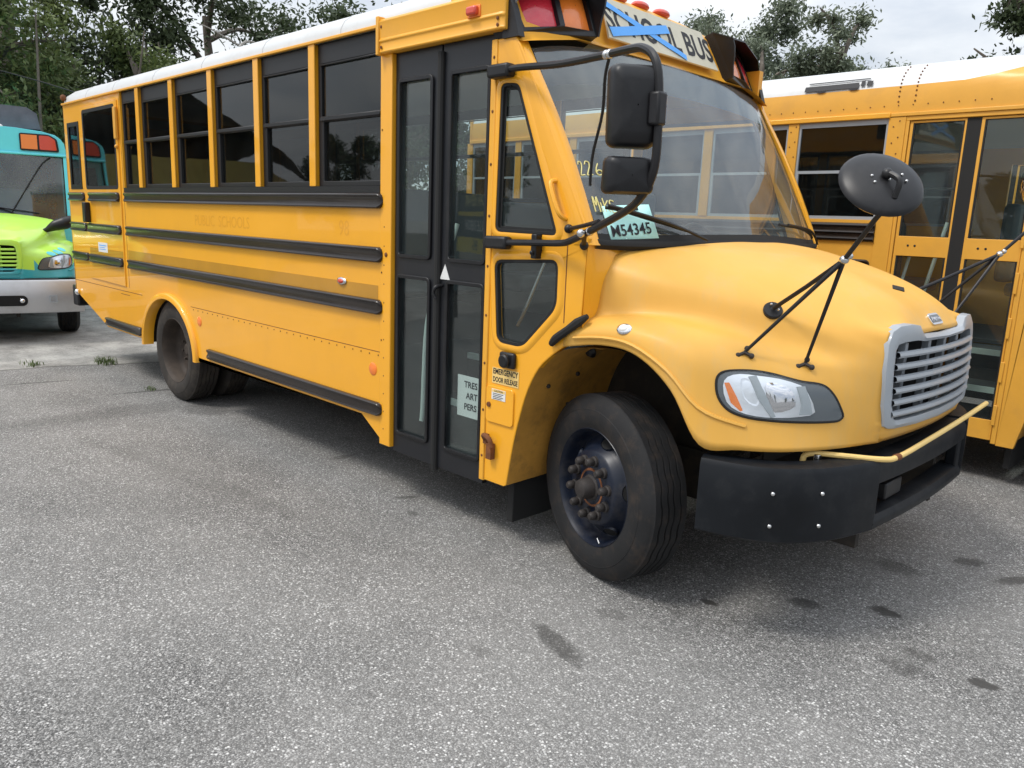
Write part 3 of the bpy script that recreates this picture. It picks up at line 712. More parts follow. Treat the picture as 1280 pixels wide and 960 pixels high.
    # oil drips and tyre scuffs: x, y, half length, half width, angle, strength
    st = [(.25, -.51, .20, .055, -20, .72), (.49, .336, .045, .03, 0, 1), (.80, .69, .085, .05, 20, .75), (1.11, .91, .075, .05, 0, 1), (1.615, .575, .06, .04, 10, 1), (1.36, .61, .07, .045, 0, .55), (1.46, 1.85, .16, .05, 60, .8), (1.35, .45, .10, .07, 0, .4),
          (.25, -.12, .09, .05, 30, .4), (.09, -.8, .06, .04, 0, .35), (1.2, 1.9, .10, .06, 40, .7), (-5.6, .02, .40, .035, 82, .75), (-6.6, -.75, .35, .03, 80, .6), (-1.6, .1, .08, .03, 60, .6), (-1.35, -.05, .05, .03, 0, .7), (-2.6, .25, .12, .04, 90, .5), (-4.6, .1, .3, .2, 0, .5), (.95, 1.5, .12, .09, 0, .5), (2.0, 1.2, .12, .08, 0, .3), (-4.9, -.2, 1.3, .22, 88, .28), (-2.6, -.75, 1.6, .10, 10, .18)]
    acc = None; wob = ma('MULTIPLY', ma('SUBTRACT', noise(20, 6, .75), .5), 1.9)
    for x, y, a, b, an, s in st:
        c_, s_ = math.cos(R(an)), math.sin(R(an)); dx = ma('SUBTRACT', X, x); dy = ma('SUBTRACT', Yy, y)
        u = ma('DIVIDE', ma('ADD', ma('MULTIPLY', dx, c_), ma('MULTIPLY', dy, s_)), a); v = ma('DIVIDE', ma('SUBTRACT', ma('MULTIPLY', dy, c_), ma('MULTIPLY', dx, s_)), b)
        d = ma('ADD', ma('SQRT', ma('ADD', ma('MULTIPLY', u, u), ma('MULTIPLY', v, v))), wob); f = mr(d, .70, 1.15, s, 0)
        acc = f if acc is None else ma('MAXIMUM', acc, f)
    spk = mr(noise(5.5, 3, .8), .70, .76, 0, .30); acc = ma('MAXIMUM', acc, spk)
    col = mixc(acc, col, (.030, .028, .026))
    # long pale worn tracks
    tr = noise(.9, 3, .5); mpn = nd('ShaderNodeMapping'); mpn.inputs['Rotation'].default_value = (0, 0, R(38)); mpn.inputs['Scale'].default_value = (.35, 2.2, 1); L.new(obc, mpn.inputs[0])
    stn = noise(1.0, 5, .6, mpn.outputs[0]); col2 = mixc(mr(stn, .35, .7, 0, .25), col, (.30, .295, .28))
    L.new(col2, p.inputs['Base Color']); p.inputs['Roughness'].default_value = .82; p.inputs['Specular IOR Level'].default_value = .35
    bn = nd('ShaderNodeBump'); bn.inputs['Strength'].default_value = .55; bn.inputs['Distance'].default_value = .006
    hh = ma('ADD', ma('MULTIPLY', stone, .7), ma('MULTIPLY', noise(30, 4), .5)); hh = ma('SUBTRACT', hh, ma('MULTIPLY', crack, 2.5)); L.new(hh, bn.inputs['Height']); L.new(bn.outputs[0], p.inputs['Normal'])
    return m
gm = ground_material()
ORG = Vector((0, 0, 0))
xs = [-700, -200, -60, -30, -20, -14, -10, -6, -2, 2, 8, 20, 60, 200, 700]
P = [[(x, y, 0 if (abs(x) < 29 and abs(y) < 29) else .0) for y in xs] for x in xs]
g = obj('asphalt_lot', MB().grid(P), gm, smooth=False); tag(g, None, None, kind='structure')
# rough dirt and litter strip under the trees, a thin sheet just above the lot
dirtm = mat('leaf_litter_ground', (.085, .065, .042), .95, var=.4, vscale=3, dirt=.7, dirt_col=(.05, .07, .025), dscale=1.5, bump=.8, bscale=30)
P = [[(x, y, .006+.08*max(0, min(1, (-(x)-27)/6))*(1+.5*math.sin(y*.7+x))) for y in np.linspace(-60, 60, 40)] for x in np.linspace(-80, -24, 24)]
tag(obj('dirt_ground', MB().grid(P), dirtm), None, None, kind='structure')
P = [[(x, y, .006) for y in np.linspace(17, 80, 10)] for x in np.linspace(-23.9, 60, 10)]
tag(obj('grass_verge', MB().grid(P), mat('dry_grass_ground', (.07, .085, .03), .95, var=.4, vscale=2, bump=.8, bscale=30)), None, None, kind='structure')

# ================================================================== THE MAIN SCHOOL BUS
ORG = Vector((0, 1.22, 0))
bus = thing('school_bus', 'yellow school bus in front with blue tape crossed over its roof sign', 'school bus', (0, 1.22, 0))
PST = [-2.53-.7612*i for i in range(5)]     # window post centres
def body_main(b):
    arch = [(-5.09-.60*math.cos(a), .47+.52*math.sin(a)) for a in np.linspace(0, math.pi, 19)]
    lo = [(-1.70, .342), (-1.70, 1.955), (-7.76, 1.955), (-7.745, .80), (-6.76, .50), (-5.69, .50)]+arch+[(-4.49, .50), (-1.97, .50)]
    m = MB(); m.plate(lo, [], 0, .03); obj('side_panel', m, 'paint', b, smooth=False, bevel=.003, seg=1)
    lo2 = [(-1.70, .50), (-1.70, 1.955), (-7.76, 1.955), (-7.745, .80), (-6.76, .50), (-5.69, .50)]+arch+[(-4.49, .50)]
    m = MB(); m.plate(lo2, [], W-.03, W); obj('side_panel', m, 'paint', b, smooth=False)
    # lower skirt sheet overlaps: thin proud plate under the rivet seam
    ar2 = [q for q in arch if q[1] < .925]
    sk = [(-1.702, .345), (-1.702, .936), (-4.62, .936)]
    k = [q for q in arch if q[0] > -5.09 and q[1] < .93]
    m = MB(); m.plate(sk+[(q[0]+.02, q[1]) for q in k]+[(-4.48, .503), (-1.965, .503)], [], -.004, .0); obj('skirt_panel', m, 'paint', b, smooth=False)
    m = MB()
    for i in range(30): m.ball((-1.78-i*.095, -.0055, .918), .0055, .003, .0055, 6, 4)
    for i in range(12): m.ball((-1.722, -.005, .45+i*.115), .006, .003, .006, 6, 4)
    obj('rivets', m, 'rust', b)
    m = MB(); m.box(-4.6, -1.70, -.0012, .0, .9365, .941); m.box(-7.74, -5.72, -.0012, 0, .934, .939); m.box(-6.055, -6.049, -.0012, 0, .98, 2.84); m.box(-6.30, -6.06, -.0012, 0, .9, .905); obj('panel_seam', m, 'rust', b, smooth=False)
    # wheel arch moulding
    P = []
    for a in np.linspace(-.02, math.pi+.02, 40):
        c_, s_ = -math.cos(a), math.sin(a); r = []
        for d, y in ((-.035, .06), (-.035, -.028), (-.028, -.038), (.012, -.038), (.022, -.030), (.024, .002)): r.append((-5.09+c_*(.60+d), y, .47+s_*(.52+d)))
        P.append(r)
    mirrored_obj('wheel_arch_trim', MB().grid(P), 'paint', b, angle=50)
    P = [[(-5.09-.62*math.cos(a), y, .47+.54*math.sin(a)) for y in (.03, .72)] for a in np.linspace(0, math.pi, 20)]
    mirrored_obj('wheel_housing', MB().grid(P), 'chassis', b)
    # posts
    for side in (0, 1):
        sg = -1 if side == 0 else 1; y0 = 0 if side == 0 else W
        for i, x in enumerate(PST):
            m = MB(); m.box(x-.038, x+.038, min(y0, y0+sg*.012), max(y0, y0+sg*.012), 1.957, 2.85); m.box(x-.024, x+.024, min(y0, y0-sg*.05), max(y0, y0-sg*.05), 1.957, 2.85)
            obj('window_post', m, 'paint', b, bevel=.005, smooth=False)
        bays = [(PST[0]+.038, -1.77)]+[(PST[i+1]+.038, PST[i]-.038) for i in range(4)]+[(-6.03, PST[4]-.038)]
        for x0, x1 in bays: window_unit(b, x0, x1, 1.957, 2.85, y0, -sg, head=.125 if x1-x0 > .5 else .10, glass='glass' if side == 0 else 'glass2')
        if side == 1:
            m = MB(); m.plate([(-7.76, 1.957), (-6.03, 1.957), (-6.03, 2.85), (-7.76, 2.85)], [[(-7.4, 2.0), (-6.3, 2.0), (-6.3, 2.7), (-7.4, 2.7)]], W-.02, W); obj('side_panel', m, 'paint', b, smooth=False)
            m = MB(); m.plate([(-7.4, 2.0), (-6.3, 2.0), (-6.3, 2.7), (-7.4, 2.7)], [], W-.014, W-.01); obj('rear_side_glass', m, 'glass', b, smooth=False)
    m = MB(); m.box(-6.03, -1.77, -.006, .02, 1.916, 1.958); m.box(-6.03, -1.77, W-.02, W+.006, 1.916, 1.958); obj('window_sill', m, 'frame', b, smooth=False)
    # emergency door and rear quarter
    out = [(-7.76, 1.957), (-6.03, 1.957), (-6.03, 2.85), (-7.76, 2.85)]
    m = MB(); m.plate(out, [[(-7.64, 1.97), (-7.30, 1.97), (-7.30, 2.635), (-7.64, 2.635)], [(-7.2, 1.958), (-6.12, 1.958), (-6.12, 2.79), (-7.2, 2.79)]], 0, .02); obj('rear_quarter_panel', m, 'paint', b, smooth=False)
    m = MB(); m.plate([(-7.66, 1.95), (-7.28, 1.95), (-7.28, 2.655), (-7.66, 2.655)], [[(-7.61, 2.0), (-7.33, 2.0), (-7.33, 2.61), (-7.61, 2.61)]], -.006, .0); q = obj('rear_quarter_window', m, 'frame', b, smooth=False)
    m = MB(); m.plate([(-7.63, 1.98), (-7.31, 1.98), (-7.31, 2.63), (-7.63, 2.63)], [], .004, .008); obj('pane', m, 'glass', q, smooth=False)
    m = MB(); m.plate([(-7.18, 1.0), (-6.13, .985), (-6.10, 2.785), (-7.17, 2.785)], [rrect(-7.10, -6.18, 1.965, 2.735, .03)], -.012, .004); ed = obj('emergency_door', m, 'paint', b, smooth=False, bevel=.004)
    m = MB(); m.plate(rrect(-7.12, -6.16, 1.945, 2.755, .035), [rrect(-7.085, -6.195, 1.98, 2.72, .02)], -.014, -.002); obj('window_gasket', m, 'rubber', ed, smooth=False)
    m = MB(); m.plate(rrect(-7.10, -6.18, 1.965, 2.735, .02), [], -.008, -.004); obj('pane', m, 'glass', ed, smooth=False)
    m = MB(); m.box(-6.145, -6.085, -.035, -.01, 2.42, 2.72); m.ball((-6.12, -.02, 2.35), .02); obj('hinge', m, 'oldyel', ed, bevel=.006)
    m = MB(); m.box(-7.13, -7.04, -.07, -.012, 1.60, 1.81); obj('door_handle', m, 'black', ed, bevel=.01)
    m = MB(); m.box(-6.86, -6.58, -.014, -.012, 1.30, 1.40); l = obj('instruction_label', m, 'paper', ed, smooth=False)
    m = MB(); m.box(-6.83, -6.61, -.0150, -.0142, 1.365, 1.375); m.box(-6.83, -6.65, -.0150, -.0142, 1.345, 1.352); m.box(-6.83, -6.63, -.0150, -.0142, 1.325, 1.332); obj('label_print', m, 'tape', l, smooth=False)
    # rear body wall
    m = MB(); pr = [(0.0, .8), (.0, 2.85)]
    P = []
    for z in (.80, 1.4, 1.96, 2.4, 2.85):
        r = []
        for a in np.linspace(0, math.pi/2, 6): r.append((-7.76-.10*math.sin(a), .10-.10*math.cos(a), z))
        r.append((-7.88, 1.22, z)); r += [(p[0], W-p[1], p[2]) for p in r[:-1][::-1]]; P.append(r)
    obj('rear_wall', MB().grid(P), 'paint', b, angle=60)
    m = MB(); m.box(-7.98, -7.80, .02, W-.02, .62, .86); obj('rear_bumper', m, 'black', b, bevel=.02)
    m = MB(); m.ball((-7.66, -.02, .80), .035, .03, .035); obj('latch_knob', m, 'chrome', b)
    m = MB(); m.ball((-7.70, -.01, 2.925), .034, .03, .036); obj('rear_marker_lamp', m, 'rust', b)
    # guard rails
    for k, (z0, z1) in enumerate(RAILS):
        rail(b, -6.02, -1.735, z0, z1); rail(b, -6.02, -1.735, z0, z1, y=W, side=-1)
        dx = (.30, 0, 0)[k]
        rail(b, -7.13+dx*0+(.10 if k == 0 else 0), -6.14, z0, z1, y=-.012); rail(b, -7.74, -7.20-(.02 if k == 0 else 0), z0, z1, y=0)
        rail(b, -7.74, -6.14, z0, z1, y=W, side=-1)
    rail(b, -4.275, -1.735, .525, .613); rail(b, -6.78, -5.76, .525, .61); rail(b, -4.275, -1.735, .525, .613, y=W, side=-1)
    # darker band painted above the lowest long rail
    m = MB(); m.box(-6.03, -1.79, -.0016, 0, 1.262, 1.355); obj('painted_band', m, 'strip', b, smooth=False)
    m = MB(); m.box(-7.13, -6.14, -.0136, -.0122, 1.262, 1.335); obj('painted_band', m, 'strip', ed, smooth=False)
    # gutter and roof
    m = MB(); m.box(-7.76, -1.765, -.022, .004, 2.848, 2.868); m.box(-7.76, -1.765, W-.004, W+.022, 2.848, 2.868); obj('rain_gutter', m, 'paint2', b, bevel=.004)
    rp = roof_profile(); full = rp+[(W-y, z) for y, z in rp[:-1][::-1]]
    P = []
    for k, x in enumerate([-7.90, -7.895, -7.87, -7.82, -7.74, -7.6, -7.0, -5.5, -4, -2.5, -1.5]):
        sz = [.0, .3, .6, .82, .95, 1, 1, 1, 1, 1, 1][k]; iy = [.10, .07, .05, .03, .01, 0, 0, 0, 0, 0, 0][k]
        P.append([(x, iy+(1-2*iy/W)*y, 2.85+(z-2.85)*sz) for y, z in full])
    obj('roof', MB().grid(P), 'white', b, angle=60)
    m = MB()
    for x in (-7.0, -6.2, -5.2, -4.2, -3.2, -2.2): 
        m.tube([(x, y, z+.001) for y, z in full], .0035, 5, smooth=False)
    obj('roof_seam', m, 'white', b)
    m = MB()
    for x in (-6.8, -5.6, -4.4, -3.2): 
        m.box(x-.004, x+.004, .03, .036, 2.955, 3.01)
    # yellow front cap
    capx = [-1.5, -1.2, -.98, -.86]
    def cap_pt(y, k):
        zr = np.interp(y, [a for a, _ in rp], [q for _, q in rp]); c = max(0, (.35-y)/.35)
        top = [(-1.5, 0, 1), (-1.2, 0, 1), (-.98, -.006, 1), (-.86, -.028, 1), (-.80, -.06, .9), (-.765, -.10, .75), (-.70, -.235, .35), (-.645, -.36, .0), (-.60, -.405, .0), (-.545, -.415, .0)]
        x, dz, wgt = top[k]; back = .05*c**2*(k/9)
        z = 3.11+dz-(3.11-zr)*wgt-.06*c*(1-wgt); return (x-back, y, z)
    ysamp = [0, .004, .03, .09, .2, .35, .5, .75, 1.0, 1.22]
    P = [[cap_pt(y, k) for y in ysamp]+[(lambda p: (p[0], W-p[1], p[2]))(cap_pt(y, k)) for y in ysamp[:-1][::-1]] for k in range(10)]
    obj('front_cap', MB().grid(P), 'paint2', b, angle=60)
    m = MB(); P = [[(x+.006 if False else x, y, z+.004) for y, z in full] for x in (-1.52, -1.15)]
    obj('roof_edge', MB().grid(P), 'white', b, angle=60)
    return cap_pt
cap_pt = body_main(bus)
def sign_frame():
    o = Vector((-.64, 1.22, 2.752)); ay = (Vector((-.755, 1.22, 2.985))-o).normalized(); ax = Vector((0, 1, 0)); return o, ax, ay, ax.cross(ay)
def front_top(b, sign=True):
    o, ax, ay, nn = sign_frame()
    if nn.x < 0: nn = -nn
    # SCHOOL BUS panel
    m = MB(); m.plate([(-.56, .0), (.56, .0), (.50, .262), (-.50, .262)], [], 0, .012); m.v = [(p[0], p[2], p[1]) for p in m.v]
    def pl(mb, oo=o, lift=0):
        mb.v = [tuple(oo+ax*p[0]+ay*p[1]+nn*(p[2]+lift)) for p in mb.v]; return mb
    s = obj('bus_sign', pl(m, lift=.03), 'signp', b, smooth=False)
    if sign:
        t = text_mb('SCHOOL BUS', .222, font_w=.0045, sx=.80, spacing=1.02, extrude=.0008); t.v = [(p[0], p[1]+.122, p[2]) for p in t.v]
        obj('sign_lettering', pl(t, lift=.043), 'ink', s, smooth=False)
        for (a0, b0, a1, b1, wd) in ((-.53, .225, .20, .02, .040), (-.535, .035, .085, .185, .055)):
            d = Vector((a1-a0, b1-b0)).normalized(); q = Vector((-d.y, d.x))*wd/2; n = 8
            P = [[(a0+(a1-a0)*k/n+q.x*sgn, b0+(b1-b0)*k/n+q.y*sgn, (.001+.0015*math.sin(k*2.1+sgn)) + (0 if a0 > -.532 else .002)) for sgn in (-1, 1)] for k in range(n+1)]
            obj('tape_strip', pl(MB().grid(P), lift=.046), 'tape', s)
    # identification lamps
    for dy in (-.22, 0, .22, ):
        m = MB(); m.ball((-.835, 1.22+dy, 3.075), .045, .075, .028, 12, 8); obj('roof_lamp', m, 'redo', b)
    for dy in (-.95, .95):
        m = MB(); m.ball((-.86, 1.22+dy, 3.035), .045, .06, .028, 12, 8); obj('roof_lamp', m, 'redo', b)
    # warning lamp housings
    for side in (0, 1):
        sg = -1 if side == 0 else 1
        def T(a, c_, d):   # a distance from the centre line, c_ up the slope, d outward
            back = .10*max(0, (a-.75)/.45)**1.6
            p = o+ay*c_+nn*d; return (p.x-back, 1.22+sg*a, p.z-.06*max(0, (a-.85)/.35)-.75*max(0, d-.05))
        tag_ = 'warning_lamp_housing'
        face = [(.685, -.03), (1.19, -.03), (1.215, .06), (1.19, .20), (1.10, .285), (.645, .295)]
        lensr = [(.94, .0), (1.14, .0), (1.15, .09), (1.11, .24), (.915, .255)]
        lensa = [(.71, .0), (.91, .0), (.885, .26), (.68, .26)]
        m = MB(); m.plate(face, [lensr, lensa], .02, .055, M=lambda a, y, z: T(a, z, y)); h = obj('warning_lamp_housing', m, 'black', b, smooth=False, bevel=.005)
        m = MB(); m.plate(face, [], -.07, .022, M=lambda a, y, z: T(a, z, y)); obj('housing_back', m, 'black', h, smooth=False)
        for L_, mm in ((lensr, 'red'), (lensa, 'amber')):
            c0 = np.mean(L_, 0); P = []
            for f in (1, .97, .7, .35, .02): P.append([T(c0[0]+(q[0]-c0[0])*f, c0[1]+(q[1]-c0[1])*f, .03+.025*(1-f*f)) for q in L_+[L_[0]]])
            obj('warning_lens', MB().grid(P), mm, h)
        # visor: roof plate and tapering cheeks
        m = MB()
        def sheet(pts, th=.008):
            n = len(pts); return pts
        top = [(.645, .29), (.80, .297), (1.10, .287), (1.17, .235), (1.20, .17), (1.215, .08), (1.19, -.03)]
        dep = [.17, .175, .165, .14, .10, .05, .01]
        P = []
        for (a, c_), d in zip(top, dep): P.append([T(a, c_, .05), T(a, c_, .05+d), T(a+.0, c_-.012, .05+d), T(a-.01, c_-.012, .05)])
        m.grid(P)
        P = []
        for c_, d in ((.29, .17), (.23, .155), (.15, .115), (.07, .065), (-.03, .015)): P.append([T(.645+.04*(.29-c_)/.32, c_, .05), T(.645+.04*(.29-c_)/.32, c_, .05+d), T(.657+.04*(.29-c_)/.32, c_, .05+d), T(.657+.04*(.29-c_)/.32, c_, .05)])
        m.grid(P); obj('visor', m, 'black', h, angle=30)
        # black side skin between lamp and header
        m = MB(); yo = (0 if side == 0 else W)
        q = [(-.735, 2.66), (-.62, 2.66), (-.66, 2.78), (-.735, 2.93)]
        m.plate(q, [], yo+sg*.012 if sg > 0 else yo-.012, yo+.03 if sg < 0 else yo-.03); obj('cap_side', m, 'black', b, smooth=False)
front_top(bus)
def cab(b, left_full=True, doorside=True):
    # right-hand corner panel with its two windows
    arch = [(-.604, .371), (-.566, .592), (-.52, .78), (-.469, .93), (-.40, 1.05), (-.314, 1.13), (-.245, 1.18)]
    arch = [(p.x, p.y) for p in spline([(*p, 0) for p in arch], 3)]
    qw = rpoly([(-.735, 2.45), (-.615, 2.44), (-.315, 1.72), (-.745, 1.725)], .035, 5)
    lw = rpoly([(-.742, 1.575), (-.30, 1.60), (-.297, 1.37), (-.52, 1.145), (-.705, 1.15)], .05, 5)
    out = [(-.81, .36), (-.625, .36)]+arch+[(-.14, 1.30), (-.125, 1.67), (-.11, 1.71), (-.615, 2.62), (-.65, 2.665), (-.81, 2.665)]
    for side in (0, 1):
        y0, y1 = (0, .04) if side == 0 else (W-.04, W)
        o2 = out if side == 0 else [(-1.70, .5)]+out[1:-1]+[(-1.70, 2.665)]
        q2 = qw if side == 0 else rpoly([(-1.62, 2.56), (-.66, 2.55), (-.315, 1.72), (-1.62, 1.725)], .035, 5)
        holes = [q2, lw] if side == 0 else [q2]
        m = MB(); m.plate(o2, holes, y0, y1); cp = obj('cab_side_panel', m, 'paint', b, smooth=False, bevel=.006)
        ye = -.004 if side == 0 else W+.004; yi = .02 if side == 0 else W-.02
        for hl in holes:
            m = MB(); m.plate(inset(hl, -.002), [inset(hl, .013)], min(ye, yi), max(ye, yi)); g = obj('cab_window', m, 'rubber', b, bevel=.003)
            m = MB(); m.plate(inset(hl, .015), [], min(yi-.002, yi+.002), max(yi-.002, yi+.002)); obj('pane', m, 'glass2', g, smooth=False)
            if hl is not lw:
                m = MB(); m.plate(inset(hl, .012), [inset(hl, .026)], min(yi-.006, yi+.001)-.004, min(yi-.006, yi+.001)); obj('glass_border', m, 'rubber', g, smooth=False)
        # outer raised pressings
        if side == 0:
            for hl, nm in ((lw, 'window_pressing'), (qw, 'window_pressing')):
                n = len(hl); P = []
                for k in range(n+1):
                    r = []
                    for ins, yy in ((-.004, -.006), (-.018, -.010), (-.034, -.006), (-.045, 0.0)):
                        L = inset(hl, ins); r.append((L[k % n][0], yy, L[k % n][1]))
                    P.append(r)
                obj(nm, MB().grid(P), 'paint', cp)
        # windscreen pillar, rounding from the side to the glass
        P = []
        for t in np.linspace(-.02, 1.04, 9):
            a = Vector((-.115, 0, 1.70)).lerp(Vector((-.615, 0, 2.61)), t); r = []
            for dx, y in ((-.10, -.003), (-.05, -.004), (-.015, -.002), (.006, .015), (.012, .04), (.008, .062), (-.02, .066)): 
                r.append((a.x+dx+.03*math.sin(math.pi*max(0, min(1, t)))*(.3 if dx < 0 else 1), y if side == 0 else W-y, a.z))
            P.append(r)
        obj('windscreen_pillar', MB().grid(P), 'paint', b, angle=60)
        # cowl corner below the glass
    # cowl strip under the windscreen
    P = []
    for s in np.linspace(0.0, 1, 25):
        p = ws_pt(float(s), 0.0); P.append([(p.x-.02, p.y, p.z+.012), (p.x+.006, p.y, p.z+.016), (p.x+.014, p.y, p.z+.006), (p.x+.016, p.y, p.z-.01), (p.x-.005, p.y, p.z-.03)])
    obj('windscreen_gasket', MB().grid(P), 'rubber', b)
    P = []
    for y in (0.0, .02, .06, .12, .3, .6, 1.22): P.append([(-.13 if y < .1 else -.10, y, 1.29), (-.125 if y < .1 else -.09, y+.0, 1.60), (-.12, y, 1.695-.02*(y > .1)), (-.30, y, 1.70)])
    m = MB().grid(P); m.mirror(); obj('cowl', m, 'paint', b, angle=50)
build_windscreen(bus)
cab(bus)
def cab_details(b):
    # front section of the body: floor, header, door post
    m = MB(); m.box(-1.767, -1.655, -.006, .05, .342, 2.70); obj('door_post', m, 'paint', b, bevel=.006)
    m = MB(); m.box(-.815, -.775, -.008, .05, .355, 2.665); obj('door_post', m, 'paint2', b, bevel=.006)
    m = MB()
    for i in range(9): m.ball((-.793, -.009, .5+i*.26), .008, .004, .008, 6, 4)
    for i in range(5): m.ball((-1.745, -.008, .6+i*.42), .006, .003, .006, 6, 4)
    m.ball((-1.70, -.008, 1.55), .014, .006, .014, 8, 6); obj('post_screws', m, 'rust', b)
    m = MB(); P = []
    sec = [(.0, 2.89), (-.035, 2.882), (-.048, 2.868), (-.044, 2.85), (-.040, 2.775), (-.047, 2.77), (-.047, 2.76), (-.040, 2.755), (-.038, 2.715), (-.044, 2.707), (-.038, 2.698), (0, 2.698)]
    for k, x in enumerate((-1.745, -1.735, -.715, -.70)): P.append([(x, y*(1 if k in (1, 2) else .75), z) for y, z in sec])
    m.grid(P); m.add(P[0], [tuple(range(12))]); m.add(P[-1], [tuple(range(12))[::-1]])
    hd = obj('door_header', m, 'paint2', b, bevel=.004, angle=40)
    m = MB(); m.box(-1.755, -1.728, -.052, 0, 2.690, 2.90); obj('header_end', m, 'paint2', hd, bevel=.005)
    m = MB()
    for x, z in ((-1.71, 2.84), (-1.71, 2.73), (-.74, 2.75), (-.74, 2.72)): m.ball((x, -.044, z), .009, .005, .009, 8, 5)
    obj('header_screws', m, 'rust', hd)
    m = MB(); m.box(-.95, -.875, -.075, -.04, 2.782, 2.826); m2 = obj('marker_lamp', m, 'redo', hd, bevel=.012, seg=3)
    m = MB(); m.box(-.96, -.865, -.050, -.035, 2.776, 2.832); obj('lamp_base', m, 'orange', m2, bevel=.004)
    # roof over the door, behind the header
    m = MB(); m.box(-1.765, -.70, 0, .05, 2.702, 2.87); obj('header_backing', m, 'paint2', b, smooth=False)
    m = MB(); m.box(-1.765, -.65, W-.05, W, 2.665, 2.87); obj('header_backing', m, 'paint2', b, smooth=False)
    # door leaves
    for (x0, x1, gx0, gx1, hx) in ((-1.652, -1.238, -1.605, -1.315, -1.25), (-1.226, -.816, -1.145, -.850, -1.2)):
        m = MB(); z0 = .318; hu = rrect(gx0, gx1, 1.555, 2.54, .02, 3); hl = rrect(gx0, gx1, .455, 1.425, .02, 3)
        m.plate([(x0, z0), (x1, z0), (x1, 2.70), (x0, 2.70)], [hu, hl], .022, .062); d = obj('entrance_door', m, 'doorf', b, smooth=False, bevel=.004)
        for hh in (hu, hl):
            m = MB(); m.plate(inset(hh, -.016), [inset(hh, .006)], .008, .026); obj('glass_seal', m, 'black', d, bevel=.004)
            m = MB(); m.plate(inset(hh, -.004), [], .036, .041); obj('pane', m, 'glass2', d, smooth=False)
    m = MB(); m.tube([(-1.232, .016, .30), (-1.232, .016, 2.66)], .022, 10); obj('door_edge_seal', m, 'rubber', b)
    m = MB(); m.tube([(-1.225, .018, .30), (-1.225, -.0, .33)], .02); 
    m = MB(); m.tube([(-1.195, .02, 1.405), (-1.205, -.02, 1.395), (-1.215, -.028, 1.36), (-1.20, -.02, 1.33)], .011, 8); obj('door_pull', m, 'black', b)
    m = MB(); m.plate([(-1.215, 1.44), (-1.13, 1.44), (-1.172, 1.525)], [], .017, .0205); obj('triangle_sticker', m, 'paper', b, smooth=False)
    m = MB(); m.ball((-1.17, .0175, 1.468), .012, .001, .012, 8, 5)
    for k in (-.03, .35): pass
    # entry steps, floor, handrails
    m = MB(); m.box(-1.62, -.85, .08, 1.0, .33, .36); m.box(-1.62, -.85, .36, 1.0, .60, .64); m.box(-1.62, -.85, .62, 1.0, .86, .90)
    m.box(-1.62, -.85, .355, .37, .36, .62); m.box(-1.62, -.85, .615, .63, .62, .88); m.box(-1.65, -1.62, .06, 1.0, .33, 1.0); m.box(-.85, -.82, .06, .7, .33, 1.0)
    st = obj('entry_steps', m, 'floorm', b)
    m = MB(); m.box(-1.62, -.85, .345, .375, .605, .645); m.box(-1.62, -.85, .605, .635, .865, .905); m.box(-1.62, -.85, .078, .10, .335, .362); obj('step_edge', m, 'inner', st, bevel=.004)
    m = MB(); m.box(-1.10, -.86, .072, .076, .66, .90); sg = obj('notice_board', m, 'paper', b, smooth=False)
    sgt = lettering(sg, 'TRES', .052, (-.985, .070, .85), (1, 0, 0), (0, 0, 1), font_w=.0012); lettering(sg, 'ART', .052, (-.975, .070, .785), (1, 0, 0), (0, 0, 1), font_w=.0012); lettering(sg, 'PERS', .052, (-.985, .070, .72), (1, 0, 0), (0, 0, 1), font_w=.0012)
    m = MB(); m.tube([(-1.52, .14, .52), (-1.52, .15, .60), (-1.50, .16, 1.15), (-1.42, .20, 1.45), (-1.40, .3, 1.75)], .014, 10); obj('handrail', m, 'inner', b)
    m = MB(); m.tube([(-.72, .16, 1.22), (-.66, .18, 1.36), (-.50, .2, 1.72), (-.42, .22, 1.9)], .012, 10); obj('handrail', m, 'steel', b)
    # floor, walls and ceiling
    m = MB(); m.box(-7.74, -1.66, .04, W-.04, .93, .965); m.box(-1.66, -.25, 1.0, W-.04, .93, .965); m.box(-1.66, -.84, .98, 1.0, .36, .95); obj('floor', m, 'floorm', b)
    rp = roof_profile(); full = rp+[(W-y, z) for y, z in rp[:-1][::-1]]
    P = [[(x, .05+(y)*(W-.1)/W, z-.05) for y, z in full] for x in (-7.7, -.95)]; obj('ceiling', MB().grid(P), 'ceil', b)
    m = MB(); m.box(-7.72, -1.68, .032, .045, .95, 1.95); m.box(-7.72, -1.68, W-.045, W-.032, .95, 1.95); obj('inner_wall', m, 'inner', b)
    m = MB(); m.plate([(.1, .95), (W-.1, .95), (W-.1, 2.8), (.1, 2.8)], [[(.85, 1.95), (1.6, 1.95), (1.6, 2.7), (.85, 2.7)]], -7.74, -7.70, M=lambda a, y, z: (y, a, z)); obj('rear_inner_wall', m, 'inner', b)
    for i in range(7):
        x = -2.35-.74*i
        seat(b, x, .10, 1.02); seat(b, x, 1.42, 2.34)
    # driver's place
    m = MB(); m.box(-1.25, -.75, 1.50, 2.05, 1.30, 1.42); m.box(-1.30, -1.17, 1.52, 2.03, 1.42, 2.02); m.box(-1.27, -1.18, 1.62, 1.93, 2.02, 2.25); m.box(-1.15, -.85, 1.6, 1.95, .96, 1.3); obj('driver_seat', m, 'seat', b, bevel=.04, seg=3)
    m = MB(); pts = []
    cc = Vector((-.55, 1.78, 1.62)); ux = Vector((0, 1, 0)); uy = Vector((-.62, 0, .78)).normalized()
    pts = [cc+ux*.235*math.cos(a)+uy*.235*math.sin(a) for a in np.linspace(0, 2*math.pi, 25)]; m.tube(pts, .015, 8, smooth=False)
